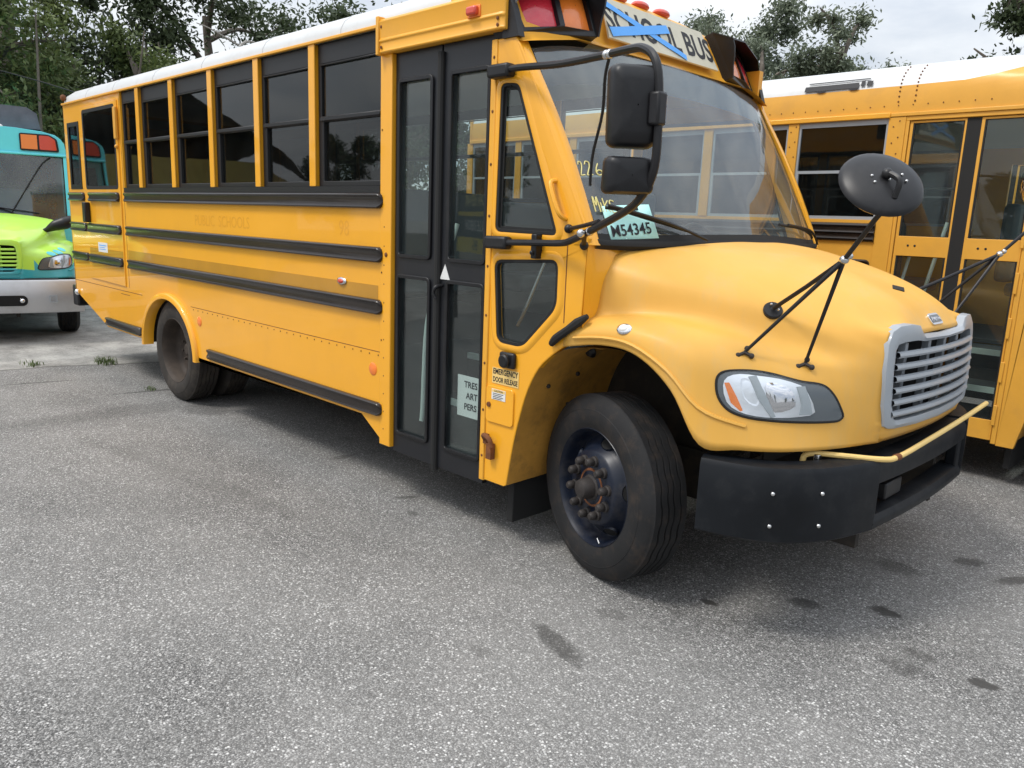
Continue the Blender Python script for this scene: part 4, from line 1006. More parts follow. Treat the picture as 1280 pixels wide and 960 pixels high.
    for a in (.3, 2.84, 4.7): m.tube([cc-ux.cross(uy)*-.04, cc+ux*.23*math.cos(a)+uy*.23*math.sin(a)], .012, 6)
    m.tube([cc, cc+Vector((.3, 0, -.5))], .03, 8); obj('steering_wheel', m, 'black', b)
    m = MB(); sec = [(-.48, 1.25), (-.46, 1.45), (-.34, 1.62), (-.24, 1.66), (-.16, 1.65), (-.14, 1.62), (-.14, 1.25)]; P = [[(x, y, z+.0) for x, z in sec] for y in (.2, .6, 1.22, 1.8, 2.24)]; m.grid(P); obj('dashboard', m, 'black', b)
    m = MB(); m.box(-.20, -.15, .14, 2.3, 1.24, 1.60); m.box(-.3, -.06, .78, 1.66, .7, 1.24); obj('firewall', m, 'chassis', b)
    m = MB(); m.box(-1.80, -1.765, .10, 1.0, 1.30, 1.95); obj('entry_barrier', m, 'seat', b, bevel=.01)
    m = MB(); m.box(-.96, -.93, .5, 1.95, 2.76, 2.95); obj('inner_header', m, 'ceil', b, bevel=.01)
    m = MB(); m.box(-.80, -.77, .95, 1.5, 2.42, 2.55); obj('rear_view_mirror', m, 'black', b, bevel=.02)
    # chassis under the body
    m = MB(); m.box(-7.7, -.6, .72, .78, .50, .75); m.box(-7.7, -.6, 1.66, 1.72, .50, .75); m.box(-4.0, -2.8, .12, .6, .52, .9); m.box(-6.9, -6.0, .5, 1.9, .55, .85)
    m.lathe([(0, 0), (.09, 0), (.09, 1.5), (0, 1.5)], (-5.09, .47, .476), (0, 1, 0), 12); m.ball((-5.09, 1.22, .476), .2); m.tube([(-5.0, 1.22, .55), (-1, 1.22, .6)], .05, 8); m.box(-7.7, -1.7, .1, W-.1, .88, .925)
    obj('chassis_frame', m, 'chassis', b)
    m = MB(); m.lathe([(0, 0), (.06, 0), (.06, 1.6), (0, 1.6)], (-.05, .42, .476), (0, 1, 0), 12); m.box(-.3, .3, .9, 1.5, .5, 1.3); obj('front_axle', m, 'chassis', b)
    # fittings on the corner panel
    m = MB(); m.box(-.665, -.555, -.028, 0, 1.02, 1.105); v = obj('vent_cap', m, 'black', b, bevel=.012)
    m = MB(); m.lathe([(0, -.05), (.028, -.05), (.036, -.044), (.038, -.02)], (-.615, 0, 1.06), (0, 1, 0), 20); obj('cap_disc', m, 'black', v)
    m = MB(); m.plate(rrect(-.77, -.562, .705, .905, .022, 4), [], -.010, .004); fd = obj('release_door', m, 'paint', b, bevel=.004)
    m = MB(); m.lathe([(0, -.018), (.013, -.018), (.015, -.008)], (-.745, 0, .80), (0, 1, 0), 12); obj('lock', m, 'rust', fd)
    m = MB(); m.box(-.725, -.62, -.0122, -.0105, .835, .892); cl = obj('caution_label', m, 'paper', fd, smooth=False)
    m = MB(); m.box(-.722, -.623, -.0128, -.0123, .875, .890); obj('label_header', m, 'brightrod', cl, smooth=False)
    lettering(cl, 'CAUTION', .015, (-.672, -.0130, .8825), (1, 0, 0), (0, 0, 1), font_w=.0004)
    m = MB()
    for k in range(4): m.box(-.715, -.635-.012*(k % 2), -.0128, -.0123, .866-.009*k, .8695-.009*k)
    obj('label_print', m, 'ink', cl, smooth=False)
    m = MB(); m.box(-.735, -.535, -.003, -.001, .922, 1.008); el = obj('release_label', m, 'brightrod', b, smooth=False)
    lettering(el, 'EMERGENCY', .042, (-.635, -.0035, .987), (1, 0, 0), (0, 0, 1), font_w=.0012, sx=.78); lettering(el, 'DOOR RELEASE', .038, (-.635, -.0035, .943), (1, 0, 0), (0, 0, 1), font_w=.0012, sx=.70)
    m = MB(); m.tube([(-.765, -.012, .60), (-.76, -.03, .625), (-.71, -.035, .615), (-.695, -.03, .57)], .014, 8); m.box(-.735, -.695, -.035, -.002, .50, .585); m.box(-.775, -.745, -.02, 0, .575, .63); obj('hood_latch', m, 'rust', b, bevel=.004)
    # dark hinge at the rear of the fender
    m = MB(); m.tube([(-.31, -.012, 1.19), (-.27, -.022, 1.225), (-.20, -.02, 1.275), (-.15, -.008, 1.315), (-.10, -.0, 1.35)], [.016, .022, .02, .024, .012], 8); obj('hood_hinge', m, 'rubber', b)
    m = MB(); m.box(-.249, -.244, -.0015, .0, 1.30, 1.70); obj('panel_seam', m, 'rust', b, smooth=False)
    # grab handle on the pillar
    m = MB(); m.tube([(-.34, -.0, 1.975), (-.345, -.035, 1.955), (-.285, -.038, 1.83), (-.265, -.004, 1.795)], .012, 8); obj('pillar_handle', m, 'paint', b)
    # side lamps
    m = MB(); m.ball((-2.19, -.008, 1.353), .055, .012, .026, 16, 8); q = obj('side_turn_lamp', m, 'chrome', b)
    m = MB(); m.ball((-2.19, -.014, 1.353), .036, .014, .016, 14, 8); obj('lens', m, 'redo', q)
    for x, z in ((-1.837, .821), (-4.42, .827)):
        m = MB(); m.lathe([(0, -.010), (.036, -.010), (.042, -.006), (.043, 0)], (x, 0, z), (0, 1, 0), 20); obj('side_reflector', m, 'orange', b)
    # fender lamp
    c = hood_pt(7.24, 1.59); n_ = Vector(hood_n(7.24, 1.59)); rot = n_.to_track_quat('Z', 'Y').to_matrix()
    q = obj('fender_lamp', MB().ball(c, .040, .030, .012, 16, 8, rot), 'chrome', b); obj('lens', MB().ball(Vector(c)+n_*.006, .026, .02, .012, 14, 8, rot), 'paper', q)
    # ghost lettering on the side
    lettering(b, 'PUBLIC  SCHOOLS', .125, (-3.95, -.0008, 1.685), (1, 0, 0), (0, 0, 1), m='ghost', name='faded_lettering', sx=.95)
    lettering(b, '98', .14, (-2.17, -.0008, 1.69), (1, 0, 0), (0, 0, 1), m='ghost', name='faded_number', sx=.9)
    # vents in the nose top
    c = hood_pt(.0, 6.15); n_ = Vector(hood_n(.3, 6.15)); 
    m = MB(); m.add([tuple(Vector((.86+a, 1.22+bb, 0))+Vector((0, 0, 1.5285-.45*a))) for a, bb in ((-.03, 0), (.0, -.075), (.03, 0), (.0, .075))], [(0, 1, 2, 3)]); obj('hood_vent', m, 'rubber', b, smooth=False, solid=.006)
cab_details(bus)
build_front(bus)
def wipers(b):
    def on(s, t, lift=.03): p, ax, ay, n = ws_frame(s, t); n = n if n.x > 0 else -n; return tuple(p+n*lift)
    wiper(b, [on(.37, .0, .05), on(.31, .075, .05), on(.22, .14, .045), on(.13, .172, .04)], [on(.12, .165), on(.18, .155), on(.26, .115), on(.34, .055)])
    wiper(b, [on(.86, .0, .05), on(.80, .05, .05), on(.72, .09, .045), on(.60, .10, .04)], [on(.58, .10), on(.66, .095), on(.76, .075), on(.86, .05)])
wipers(bus)
def side_mirror(b, left=False):
    f = (lambda m: m) if not left else (lambda m: (setattr(m, 'v', [(p[0], W-p[1], p[2]) for p in m.v]), m)[1])
    arm = [(-.725, -.03, 2.507), (-.55, -.055, 2.50), (-.262, -.10, 2.477), (.05, -.19, 2.462), (.27, -.28, 2.448), (.37, -.33, 2.43), (.445, -.36, 2.38), (.475, -.365, 2.28), (.485, -.365, 2.05), (.465, -.36, 1.95), (.41, -.34, 1.885), (.30, -.28, 1.835), (.02, -.15, 1.752), (-.15, -.09, 1.70), (-.244, -.06, 1.684), (-.45, -.045, 1.677), (-.70, -.03, 1.668)]
    a = obj('mirror_arm', f(MB().tube(arm, .0165, 10)), 'black', b)
    m = MB().box(-.79, -.64, -.065, .0, 2.47, 2.535); obj('arm_bracket', f(m), 'black', a, bevel=.014); m = MB().box(-.78, -.62, -.06, 0, 1.635, 1.70); obj('arm_bracket', f(m), 'black', a, bevel=.014)
    m = MB(); m.box(-.445, -.41, -.05, -.0, 1.60, 1.72); m.ball((-.43, -.055, 1.63), .012); obj('arm_clip', f(m), 'black', a, bevel=.006)
    m = MB(); m.tube([(-.236, -.01, 1.752), (-.15, -.06, 1.76), (-.02, -.13, 1.775), (.08, -.18, 1.79)], .010, 8); m.ball((-.236, -.012, 1.752), .022); m.tube([(-.02, -.135, 1.745), (-.08, -.08, 1.72), (-.13, -.02, 1.685)], .012, 8); m.ball((-.138, -.008, 1.678), .022); obj('brace', f(m), 'black', a)
    for q in ((-.03, -.165, 1.735), (.0, -.14, 1.7455), (.09, -.207, 2.4585), (.115, -.215, 2.4575)): obj('arm_clamp', f(MB().ball(q, .02, .02, .02, 10, 6)), 'steel', a)
    m = MB(); m.tube([(.11, -.21, 2.45), (.06, -.17, 2.38), (-.0, -.10, 2.25), (-.10, -.03, 2.08), (-.13, -.0, 1.95)], .007, 6); obj('cable', f(m), 'rubber', a)
    # mirror heads: shells face forward-right, glass faces the driver
    nrm = Vector((.80, -.58, 0)).normalized(); sx = Vector((nrm.y, -nrm.x, 0)); sx = -sx
    def head(name, c, w_, h_, dp, taper=0):
        c = Vector(c); P = []
        for k, (sc, d) in enumerate(((.02, dp), (.6, dp*.99), (.86, dp*.90), (.96, dp*.62), (1, .15*dp), (1, -.02), (.93, -.03))):
            ring = rrect(-w_/2*sc, w_/2*sc, -h_/2*sc, h_/2*sc, min(w_, h_)*.17*sc, 4); ring = ring+[ring[0]]
            P.append([tuple(c+sx*(q[0]*(1+taper*q[1]/h_))+Vector((0, 0, 1))*q[1]+nrm*d) for q in ring])
        o = obj(name, f(MB().grid(P)), 'black', a, angle=50)
        ring = rrect(-w_/2*.9, w_/2*.9, -h_/2*.92, h_/2*.92, .03, 4)
        obj('mirror_glass', f(MB().add([tuple(c+sx*q[0]+Vector((0, 0, 1))*q[1]-nrm*.028) for q in ring], [tuple(range(len(ring)))])), 'chrome', a, smooth=False); return o
    head('mirror_head', (.375, -.385, 2.212), .19, .300, .07, .06)
    head('convex_mirror_head', (.372, -.385, 1.962), .19, .140, .065, -.05)
    m = MB(); m.box(.455, .505, -.40, -.345, 2.14, 2.26); obj('head_bracket', f(m), 'black', a, bevel=.01)
side_mirror(bus)
def cross_mirror(b, left=False):
    f = (lambda m: m) if not left else (lambda m: (setattr(m, 'v', [(p[0], W-p[1], p[2]) for p in m.v]), m)[1])
    cl = Vector((.955, .30, 1.675)) if not left else Vector((1.0, .09, 1.70)); f1 = Vector(hood_pt(6.14, 4.67)); f2 = Vector(hood_pt(5.86, 5.91)); pl = Vector(hood_pt(3.98, 4.5)); pn = Vector(hood_n(3.98, 4.5))
    mc = Vector((1.12, .15, 1.965)) if not left else Vector((1.15, -.01, 2.03))
    joint = mc+Vector((.50, -.52, .62)).normalized()*.075+Vector((.035, .0, -.075))
    m = MB(); m.tube([tuple(pl+pn*.02), tuple(pl.lerp(cl, .5)), tuple(cl), tuple(cl.lerp(joint, .6)), tuple(joint+Vector((-.01, 0, -.03)))], .010, 8, smooth=False); m.tube([tuple(joint+Vector((-.01, 0, -.03))), tuple(joint+Vector((0, -.0, .03))), tuple(mc+Vector((.50, -.52, .62)).normalized()*.05)], .011, 8)
    a = obj('crossview_mirror_arm', f(m), 'black', b)
    for q in (f1, f2): obj('arm_leg', f(MB().tube([tuple(q+Vector((0, -.01, .01))), tuple(cl)], [.007, .010], 8, smooth=False)), 'black', a)
    m = MB(); m.ball(cl, .020, .022, .018, 10, 6); m.ball(cl+Vector((.02, .0, .016)), .014); obj('arm_clamp', f(m), 'steel', a)
    for q in (f1, f2):
        m = MB()
        for dx, dy, dz in ((.0, .012, .022), (-.022, -.02, -.008), (.028, .004, -.006)): m.ball(q+Vector((dx, dy-.008, dz)), .0125, .0125, .0125, 8, 6); m.tube([tuple(q+Vector((0, -.012, .006))), tuple(q+Vector((dx, dy-.008, dz)))], .008, 6)
        obj('arm_foot', f(m), 'nut', a)
    obj('base_plate', f(MB().lathe([(0, .010), (.038, .010), (.043, .005), (.043, -.006)], pl, pn, 20)), 'black', a)
    m = MB(); 
    for k in (0, 2.1, 4.2): m.ball(pl+Vector((math.cos(k)*.024, 0, math.sin(k)*.024))+pn*.012, .006, .006, .006, 6, 4)
    obj('plate_screws', f(m), 'steel', a)
    # round dished head seen from its back
    n_ = Vector((.50, -.52, .62)).normalized()
    m = MB().lathe([(0, .034), (.06, .030), (.105, .020), (.138, .006), (.150, -.005), (.153, -.012), (.147, -.018)], mc, n_, 36); h = obj('crossview_mirror', f(m), 'black', a, angle=60)
    m = MB().lathe([(.147, -.016), (.12, -.045), (.07, -.07), (0, -.08)], mc, n_, 30); obj('mirror_glass', f(m), 'chrome', h)
    t1 = n_.cross(Vector((0, 0, 1))).normalized(); t2 = t1.cross(n_)
    m = MB()
    for u, v in ((.05, .0), (.045, -.03), (-.06, .01), (-.07, -.02), (0, .015), (-.01, -.015)): m.ball(mc+n_*.033+t1*u+t2*v, .0055, .0055, .0055, 6, 4)
    obj('mirror_screws', f(m), 'steel', h)
    obj('swivel', f(MB().ball(mc+n_*.045, .020, .020, .02, 10, 6)), 'black', h)
cross_mirror(bus); cross_mirror(bus, True)
# writing on the glass
def ws_text(b, txt, size, s, t, ang, m, lift, **k):
    p, ax, ay, n = ws_frame(s, t)
    if n.x < 0: n = -n
    a = R(ang); bx = ax*math.cos(a)+ay*math.sin(a); by = -ax*math.sin(a)+ay*math.cos(a)
    tm = text_mb(txt, size, **k); o = obj('glass_writing', place(tm, p+n*lift, bx, by), m, b, smooth=False); return o
# sale card behind the glass and marker-pen writing on the windscreen
p, ax, ay, n_ = ws_frame(.20, .125)
if n_.x < 0: n_ = -n_
P = []
for i in range(7):
    r = []
    for j in range(4):
        s = .118+.165*i/6; t = .018+.012*i/6+.165*j/3; q = ws_pt(s, t); r.append(tuple(q+n_*.0045))
    P.append(r)
card = thing('lot_card', 'mint green card numbered M54345 at the lower corner of the front bus windscreen', 'card', tuple(ws_pt(.2, .02)+n_*.004))
ORG = Vector(card.location)
cs = obj('card_sheet', MB().grid(P), 'card', card, solid=.001)
ang = R(4)
q = ws_pt(.205, .066)+n_*.0075; bx = (ws_pt(.25, .09)-ws_pt(.15, .075)).normalized(); by = (ay-bx*ay.dot(bx)).normalized()
obj('card_number', place(text_mb('M54345', .082, font_w=.0012, sx=.88), q+bx*.012, bx, by), 'ink', card, smooth=False)
q = ws_pt(.225, .168)+n_*.0075
m = MB(); m.add([(-.06, -.008, 0), (.05, -.008, 0), (.05, .008, 0), (-.06, .008, 0)], [(0, 1, 2, 3)]); obj('card_print', place(m, q, bx, by), 'ink', card, smooth=False)
ORG = Vector((0, 1.22, 0))
def hand(strokes, s0, t0, w_, h_, name):
    """thin marker strokes in a box from (s0,t0)"""
    m = MB()
    for st in strokes:
        pts = []
        for a, c in st:
            pp, x_, y_, n2 = ws_frame(s0, t0); n2 = n2 if n2.x > 0 else -n2
            y = ws_pt(s0, t0); s = s0+a*w_; t = t0+c*h_; pts.append(tuple(ws_pt(s, t)+n2*.003))
        m.tube(pts, .0032, 5, smooth=len(pts) > 3)
    return obj(name, m, 'chalk', bus)
two = lambda o: [(o+0, .75), (o+.08, .95), (o+.2, .9), (o+.2, .65), (o+.1, .35), (o, .08), (o+.02, .04), (o+.24, .06)]
hand([two(0), two(.38), [(.92, .8), (.82, .5), (.78, .2), (.86, .03), (.98, .12), (.98, .3), (.88, .36), (.8, .25)]], .055, .335, .115, .075, 'windscreen_numbers')
hand([[(0, 0), (.06, 1), (.16, .4), (.28, 1), (.32, 0)], [(.42, .62), (.44, 0)], [(.55, .9), (.58, 0)], [(.74, .75), (.57, .4), (.76, 0)], [(.98, .7), (.82, .72), (.84, 0), (1.0, .02)], [(.83, .38), (.95, .38)]], .075, .155, .105, .075, 'windscreen_name')

# ================================================================== THE SECOND SCHOOL BUS
ORG = Vector((0, 1.22, 0))
def make_second(loc, label):
    b = thing('school_bus', label, 'school bus', loc, 0)
    OY = 'oldyel'
    # roof side with the paint line stepping up to the front cap
    prof = [(0, 2.70), (.0, 2.78), (.004, 2.85), (.012, 2.905), (.035, 2.955), (.08, 3.005), (.16, 3.055), (.32, 3.10), (.60, 3.135), (1.22, 3.155)]
    def pp(t):
        t = max(0, min(8.999, t)); i = int(t); f = t-i; return (prof[i][0]*(1-f)+prof[i+1][0]*f, prof[i][1]*(1-f)+prof[i+1][1]*f)
    xs_ = [-6.6, -5, -4, -3, -2.2, -1.65, -1.3, -1.1, -.9, -.75]; bt = [2.85, 2.85, 2.85, 2.85, 2.85, 2.88, 2.95, 3.5, 4.8, 7.0]; dn = [0]*8+[.02, .05]
    Pw, Py = [], []
    for x, t, d in zip(xs_, bt, dn):
        Py.append([(x, pp(t*k/6)[0], pp(t*k/6)[1]-d) for k in range(7)]); Pw.append([(x, pp(t+(9-t)*k/12)[0], pp(t+(9-t)*k/12)[1]-d) for k in range(13)])
    m = MB().grid(Py); m.mirror(); obj('roof_side', m, OY, b, angle=60); m = MB().grid(Pw); m.mirror(); obj('roof', m, 'white', b, angle=60)
    # front cap
    P = []
    for k, (x, dz, wg) in enumerate(((-.75, -.05, 1), (-.66, -.09, .8), (-.62, -.16, .6), (-.58, -.30, .2), (-.56, -.40, 0))): P.append([(x-.03*max(0, (.35-y)/.35), y, 3.155+dz-(3.155-z)*wg if wg > .1 else 3.155+dz) for y, z in prof])
    m = MB().grid(P); m.mirror(); obj('front_cap', m, OY, b, angle=60)
    for side in (0, 1):
        y0 = 0 if side == 0 else W; sg = -1 if side == 0 else 1
        def sl(a, c_): return (min(y0-sg*a, y0-sg*c_), max(y0-sg*a, y0-sg*c_))   # a, c_ measured inward
        m = MB(); m.plate([(-6.6, .45), (-1.78, .32), (-1.78, 1.90), (-6.6, 1.90)] , [], *sl(0, .03)); obj('side_panel', m, OY, b, smooth=False)
        m = MB(); m.box(-6.6, -1.78, *sl(-.02, .01), 2.665, 2.705); obj('rain_gutter', m, 'paint2', b, bevel=.006)
        if side == 0:
            m = MB(); m.box(-1.78, -.58, *sl(-.012, .01), 2.672, 2.70); obj('rain_gutter', m, OY, b, bevel=.004)
        posts = [-2.555-.81*i for i in range(6)]
        for i, x in enumerate(posts+[-1.73]):
            m = MB(); m.box(x-.045 if i < 6 else -1.79, x+.045 if i < 6 else -1.665, *sl(-.006, .03), 1.90 if i < 6 else .32, 2.67); q = obj('window_post', m, OY, b, bevel=.003, smooth=False)
            if side == 0 and i in (0, 6):
                m = MB()
                for k in range(6): m.ball((x-.02, -.008, 2.0+k*.12), .006, .003, .006, 6, 4); m.ball((x+.022, -.008, 2.04+k*.12), .006, .003, .006, 6, 4)
                obj('rivets', m, 'rust', q)
        for x0, x1 in [(posts[0]+.045, -1.79)]+[(posts[i+1]+.045, posts[i]-.045) for i in range(5)]:
            m = MB(); u = [(x0+.018, 2.285), (x1-.018, 2.285), (x1-.018, 2.625), (x0+.018, 2.625)]; l = [(x0+.03, 1.925), (x1-.03, 1.925), (x1-.03, 2.262), (x0+.03, 2.262)]
            m.plate([(x0, 1.90), (x1, 1.90), (x1, 2.668), (x0, 2.668)], [u, l], *sl(.008, .035)); f = obj('window', m, 'grey', b, smooth=False)
            m = MB(); m.plate([(x0+.005, 1.91), (x1-.005, 1.91), (x1-.005, 2.64), (x0+.005, 2.64)], [], *sl(.022, .026)); obj('pane', m, 'glass', f, smooth=False)
        for k, (za, zb) in enumerate(((1.735, 1.775), (1.79, 1.825), (1.84, 1.87))): pass
        m = MB(); sec = [(0, 1.728), (.02, 1.735), (.028, 1.75), (.014, 1.765), (.014, 1.785), (.028, 1.80), (.014, 1.815), (.014, 1.84), (.026, 1.855), (.02, 1.87), (0, 1.875)]
        P = [[(x, y0+sg*a, z) for a, z in sec] for x in (-6.6, -1.79)]; m.grid(P); m.add(P[1], [tuple(range(11))]); obj('rub_rail', m, 'rail', b)
        for z in (1.5, 1.15): rail(b, -6.6, -1.80, z, z+.09, y=y0, side=-sg)
    # corner panel and entrance door
    qw = rpoly([(-.66, 2.45), (-.56, 2.44), (-.33, 1.80), (-.66, 1.80)], .03)
    m = MB(); m.plate([(-.735, .30), (-.62, .30), (-.52, .8), (-.30, 1.12), (-.14, 1.25), (-.11, 1.70), (-.56, 2.67), (-.735, 2.67)], [qw], 0, .04); obj('cab_side_panel', m, OY, b, bevel=.005, smooth=False)
    m = MB(); m.plate(inset(qw, -.002), [], .012, .018); obj('cab_window', m, 'glass2', b, smooth=False)
    m = MB(); m.plate([(-1.78, .32), (-.62, .32), (-.52, .8), (-.30, 1.12), (-.14, 1.25), (-.11, 1.70), (-.56, 2.67), (-1.78, 2.67)], [[(-1.5, 1.8), (-.4, 1.8), (-.62, 2.5), (-1.5, 2.5)]], W-.04, W); obj('cab_side_panel', m, OY, b, smooth=False)
    m = MB(); m.plate([(-1.5, 1.8), (-.4, 1.8), (-.62, 2.5), (-1.5, 2.5)], [], W-.02, W-.015); obj('cab_window', m, 'glass2', b, smooth=False)
    m = MB(); m.box(-1.665, -1.64, .0, .06, .32, 2.67); m.box(-.77, -.735, -.004, .06, .31, 2.67); m.box(-1.665, -.735, -.002, .05, 2.64, 2.672); obj('door_frame', m, OY, b, bevel=.004)
    for x0, x1 in ((-1.635, -1.245), (-1.15, -.775)):
        m = MB(); hu = [(x0+.022, 1.785), (x1-.014, 1.785), (x1-.014, 2.62), (x0+.022, 2.62)]; hl = [(x0+.022, .48), (x1-.014, .48), (x1-.014, 1.635), (x0+.022, 1.635)]
        m.plate([(x0, .33), (x1, .33), (x1, 2.635), (x0, 2.635)], [hu, hl], .012, .04); d = obj('entrance_door', m, OY, b, smooth=False, bevel=.003)
        for hh in (hu, hl):
            m = MB(); m.plate(hh, [inset(hh, .012)], .016, .034); obj('glass_seal', m, 'rubber', d, smooth=False)
            m = MB(); m.plate(inset(hh, .005), [], .022, .026); obj('pane', m, 'glass2', d, smooth=False)
        m = MB()
        for dx in (.10, .15): m.ball((x0+dx, .011, 1.715), .009, .003, .009, 6, 4)
        obj('door_screws', m, 'rubber', d)
    m = MB(); m.box(-1.246, -1.149, .014, .04, .33, 2.635); obj('door_edge_seal', m, 'rubber', b)
    m = MB()
    for k in range(7): obj('door_hinge', MB().box(-.782, -.758, -.016, -.004, .45+k*.32, .60+k*.32), 'oldyel', b, bevel=.003)
    m = MB(); m.box(-1.62, -.8, .1, 1.0, .36, .40); m.box(-1.62, -.8, .36, 1.0, .62, .66); m.box(-1.62, -.8, .62, 1.0, .88, .92); m.box(-6.5, -.4, 1.0, W-.04, .93, .96); m.box(-6.5, -1.66, .04, 1.0, .93, .96); obj('floor', m, 'floorm', b)
    m = MB(); m.box(-1.62, -.8, .352, .372, .62, .665); m.box(-1.62, -.8, .612, .632, .88, .925); m.box(-1.62, -.8, .095, .11, .36, .405); obj('step_edge', m, 'inner', b)
    m = MB(); m.tube([(-1.58, .12, 1.45), (-1.545, .12, 1.65)], .012); m.tube([(-1.5, .2, 1.0), (-1.35, .25, 1.9)], .014); obj('handrail', m, 'inner', b)
    P = [[(x, .05+y*(W-.1)/W, z-.05) for y, z in prof+[(W-y, z) for y, z in prof[:-1][::-1]]] for x in (-6.6, -.9)]; obj('ceiling', MB().grid(P), 'inner', b)
    for i in range(5): seat(b, -2.4-.8*i, .10, 1.02); seat(b, -2.4-.8*i, 1.42, 2.34)
    m = MB(); m.box(-1.2, -.75, 1.50, 2.05, 1.30, 1.42); m.box(-1.3, -1.17, 1.52, 2.03, 1.42, 2.1); m.box(-1.1, -.85, 1.6, 1.95, .96, 1.3); obj('driver_seat', m, 'seat', b, bevel=.04)
    m = MB(); m.box(-.5, -.1, .12, 2.3, .9, 1.6); obj('dashboard', m, 'black', b, bevel=.03)
    m = MB(); m.box(-6.62, -6.58, .0, W, .5, 2.95); obj('rear_wall', m, OY, b)
    build_windscreen(b)
    P = []
    for side in (0, 1):
        P = []
        for t in np.linspace(-.02, 1.06, 7):
            a = Vector((-.115, 0, 1.70)).lerp(Vector((-.615, 0, 2.63)), t); P.append([(a.x+dx, y if side == 0 else W-y, a.z) for dx, y in ((-.12, 0), (-.015, 0), (.012, .02), (.014, .06), (-.02, .07))])
        obj('windscreen_pillar', MB().grid(P), OY, b, angle=60)
    P = []
    for y in (0.0, .02, .06, .12, .3, .6, 1.22): P.append([(-.12, y, 1.25), (-.115, y, 1.60), (-.115, y, 1.70), (-.30, y, 1.71)])
    m = MB().grid(P); m.mirror(); obj('cowl', m, OY, b)
    m = MB(); m.box(-6.5, -.6, .72, .78, .50, .75); m.box(-6.5, -.6, 1.66, 1.72, .50, .75); m.box(-4.2, -2.2, .3, .6, .5, .9); m.box(-6.5, -1.7, .1, W-.1, .86, .925); m.box(-.4, .5, .8, 1.6, .45, 1.3); obj('chassis_frame', m, 'chassis', b)
    build_front(b, hoodm=OY, rod=False, emblem=False)
    for sx_ in (-5.0,):
        pass
    build_wheel(b, 'front_wheel', (0, .02-1.22, .476)); build_wheel(b, 'front_wheel', (0, 1.20, .476), flip=True)
    build_wheel(b, 'rear_wheel', (-4.9, .04-1.22, .476), dual=True, dirty=True, front=False); build_wheel(b, 'rear_wheel', (-4.9, 1.18, .476), dual=True, dirty=True, front=False, flip=True)
    cross_mirror(b)
    # bus pictogram painted on the roof edge
    x0, x1 = -2.50, -1.955
    def rp_(t): return pp(t)
    m = MB()
    def patch(xa, xb, ta, tb, lift=.011):
        P = []
        for x in (xa, xb):
            r = []
            for k in range(5):
                t = ta+(tb-ta)*k/4; y, z = pp(t); r.append((x, y-lift, z+lift*.5))
            P.append(r)
        m.grid(P)
    patch(x0, x1-.105, 3.02, 3.85); patch(x0+.02, x1-.03, 4.25, 4.45); patch(x1-.09, x1-.06, 3.2, 4.1); patch(x1-.045, x1, 3.2, 3.95)
    for cx in (x0+.14, x1-.14):
        P = []
        for a in np.linspace(0, math.pi, 9):
            y, z = pp(3.02-.30*math.sin(a)); y2, z2 = pp(3.05); P.append([(cx-.04*math.cos(a), y-.011, z+.004), (cx-.04*math.cos(a), y2-.011, z2+.004)])
        m.grid(P)
    obj('bus_pictogram', m, 'ink', b, smooth=False)
    m = MB()
    for i in range(40):
        m.ball((-5.2+i*.105, -.003, 2.755), .005, .003, .005, 6, 4)
    for i in range(10):
        y, z = pp(1+i*.55); m.ball((-1.74, y-.003, z+.002), .007, .004, .007, 6, 4); m.ball((-1.62, y-.003, z+.002), .007, .004, .007, 6, 4)
    obj('rivets', m, 'rust', b)
    return b
bus2 = make_second((1.60, 4.82, 0), 'yellow school bus beside the front bus, its white roof painted with a black bus pictogram')
bus3 = copy_tree(bus2); bus3.location = (.9, 8.9, 0); bus3['label'] = 'farthest yellow school bus, glimpsed only through the windows of the second bus'
for o_ in (bus, bus2, bus3): o_['group'] = 'yellow school buses parked side by side'
# wheels of the front bus
build_wheel(bus, 'front_wheel', (-.10, .105-1.22, .476), steer=-16)
build_wheel(bus, 'front_wheel', (0, 1.17, .476), steer=-19, flip=True)
build_wheel(bus, 'rear_wheel', (-5.09, .035-1.22, .476), dual=True, dirty=True, front=False)
build_wheel(bus, 'rear_wheel', (-5.09, 1.185, .476), dual=True, dirty=True, front=False, flip=True)

# ================================================================== THE LIME AND TURQUOISE BUS
def green_hood():
    m = bpy.data.materials.new('lime_over_teal_paint'); m.use_nodes = True; t = m.node_tree; p = t.nodes['Principled BSDF']; L = t.links
    tcn = t.nodes.new('ShaderNodeTexCoord'); sx = t.nodes.new('ShaderNodeSeparateXYZ'); L.new(tcn.outputs['Object'], sx.inputs[0])
    def ma(op, a, b):
        n = t.nodes.new('ShaderNodeMath'); n.operation = op
        for i, v in enumerate((a, b)):
            if isinstance(v, (int, float)): n.inputs[i].default_value = v
            else: L.new(v, n.inputs[i])
        return n.outputs[0]
    # painted wave: teal skirt rising in drips beside the lamps
    yy = ma('ABSOLUTE', sx.outputs[1], 0); wv = ma('SINE', ma('MULTIPLY', yy, 21.0), 0); h = ma('ADD', ma('MULTIPLY', wv, .07), 1.10)
    side = ma('GREATER_THAN', yy, .72); hh = ma('ADD', ma('MULTIPLY', side, ma('SUBTRACT', h, 1.0)), 1.0); hh = ma('ADD', hh, ma('MULTIPLY', ma('SINE', ma('MULTIPLY', yy, 5.), 0), .03))
    f = ma('LESS_THAN', sx.outputs[2], hh)
    n = t.nodes.new('ShaderNodeMix'); n.data_type = 'RGBA'; L.new(f, n.inputs['Factor'])
    A = [q for q in n.inputs if q.type == 'RGBA']; A[0].default_value = (.50, .84, .10, 1); A[1].default_value = (.05, .42, .48, 1)
    L.new([q for q in n.outputs if q.type == 'RGBA'][0], p.inputs['Base Color']); p.inputs['Roughness'].default_value = .35; p.inputs['Coat Weight'].default_value = .5
    return m
GH = green_hood()
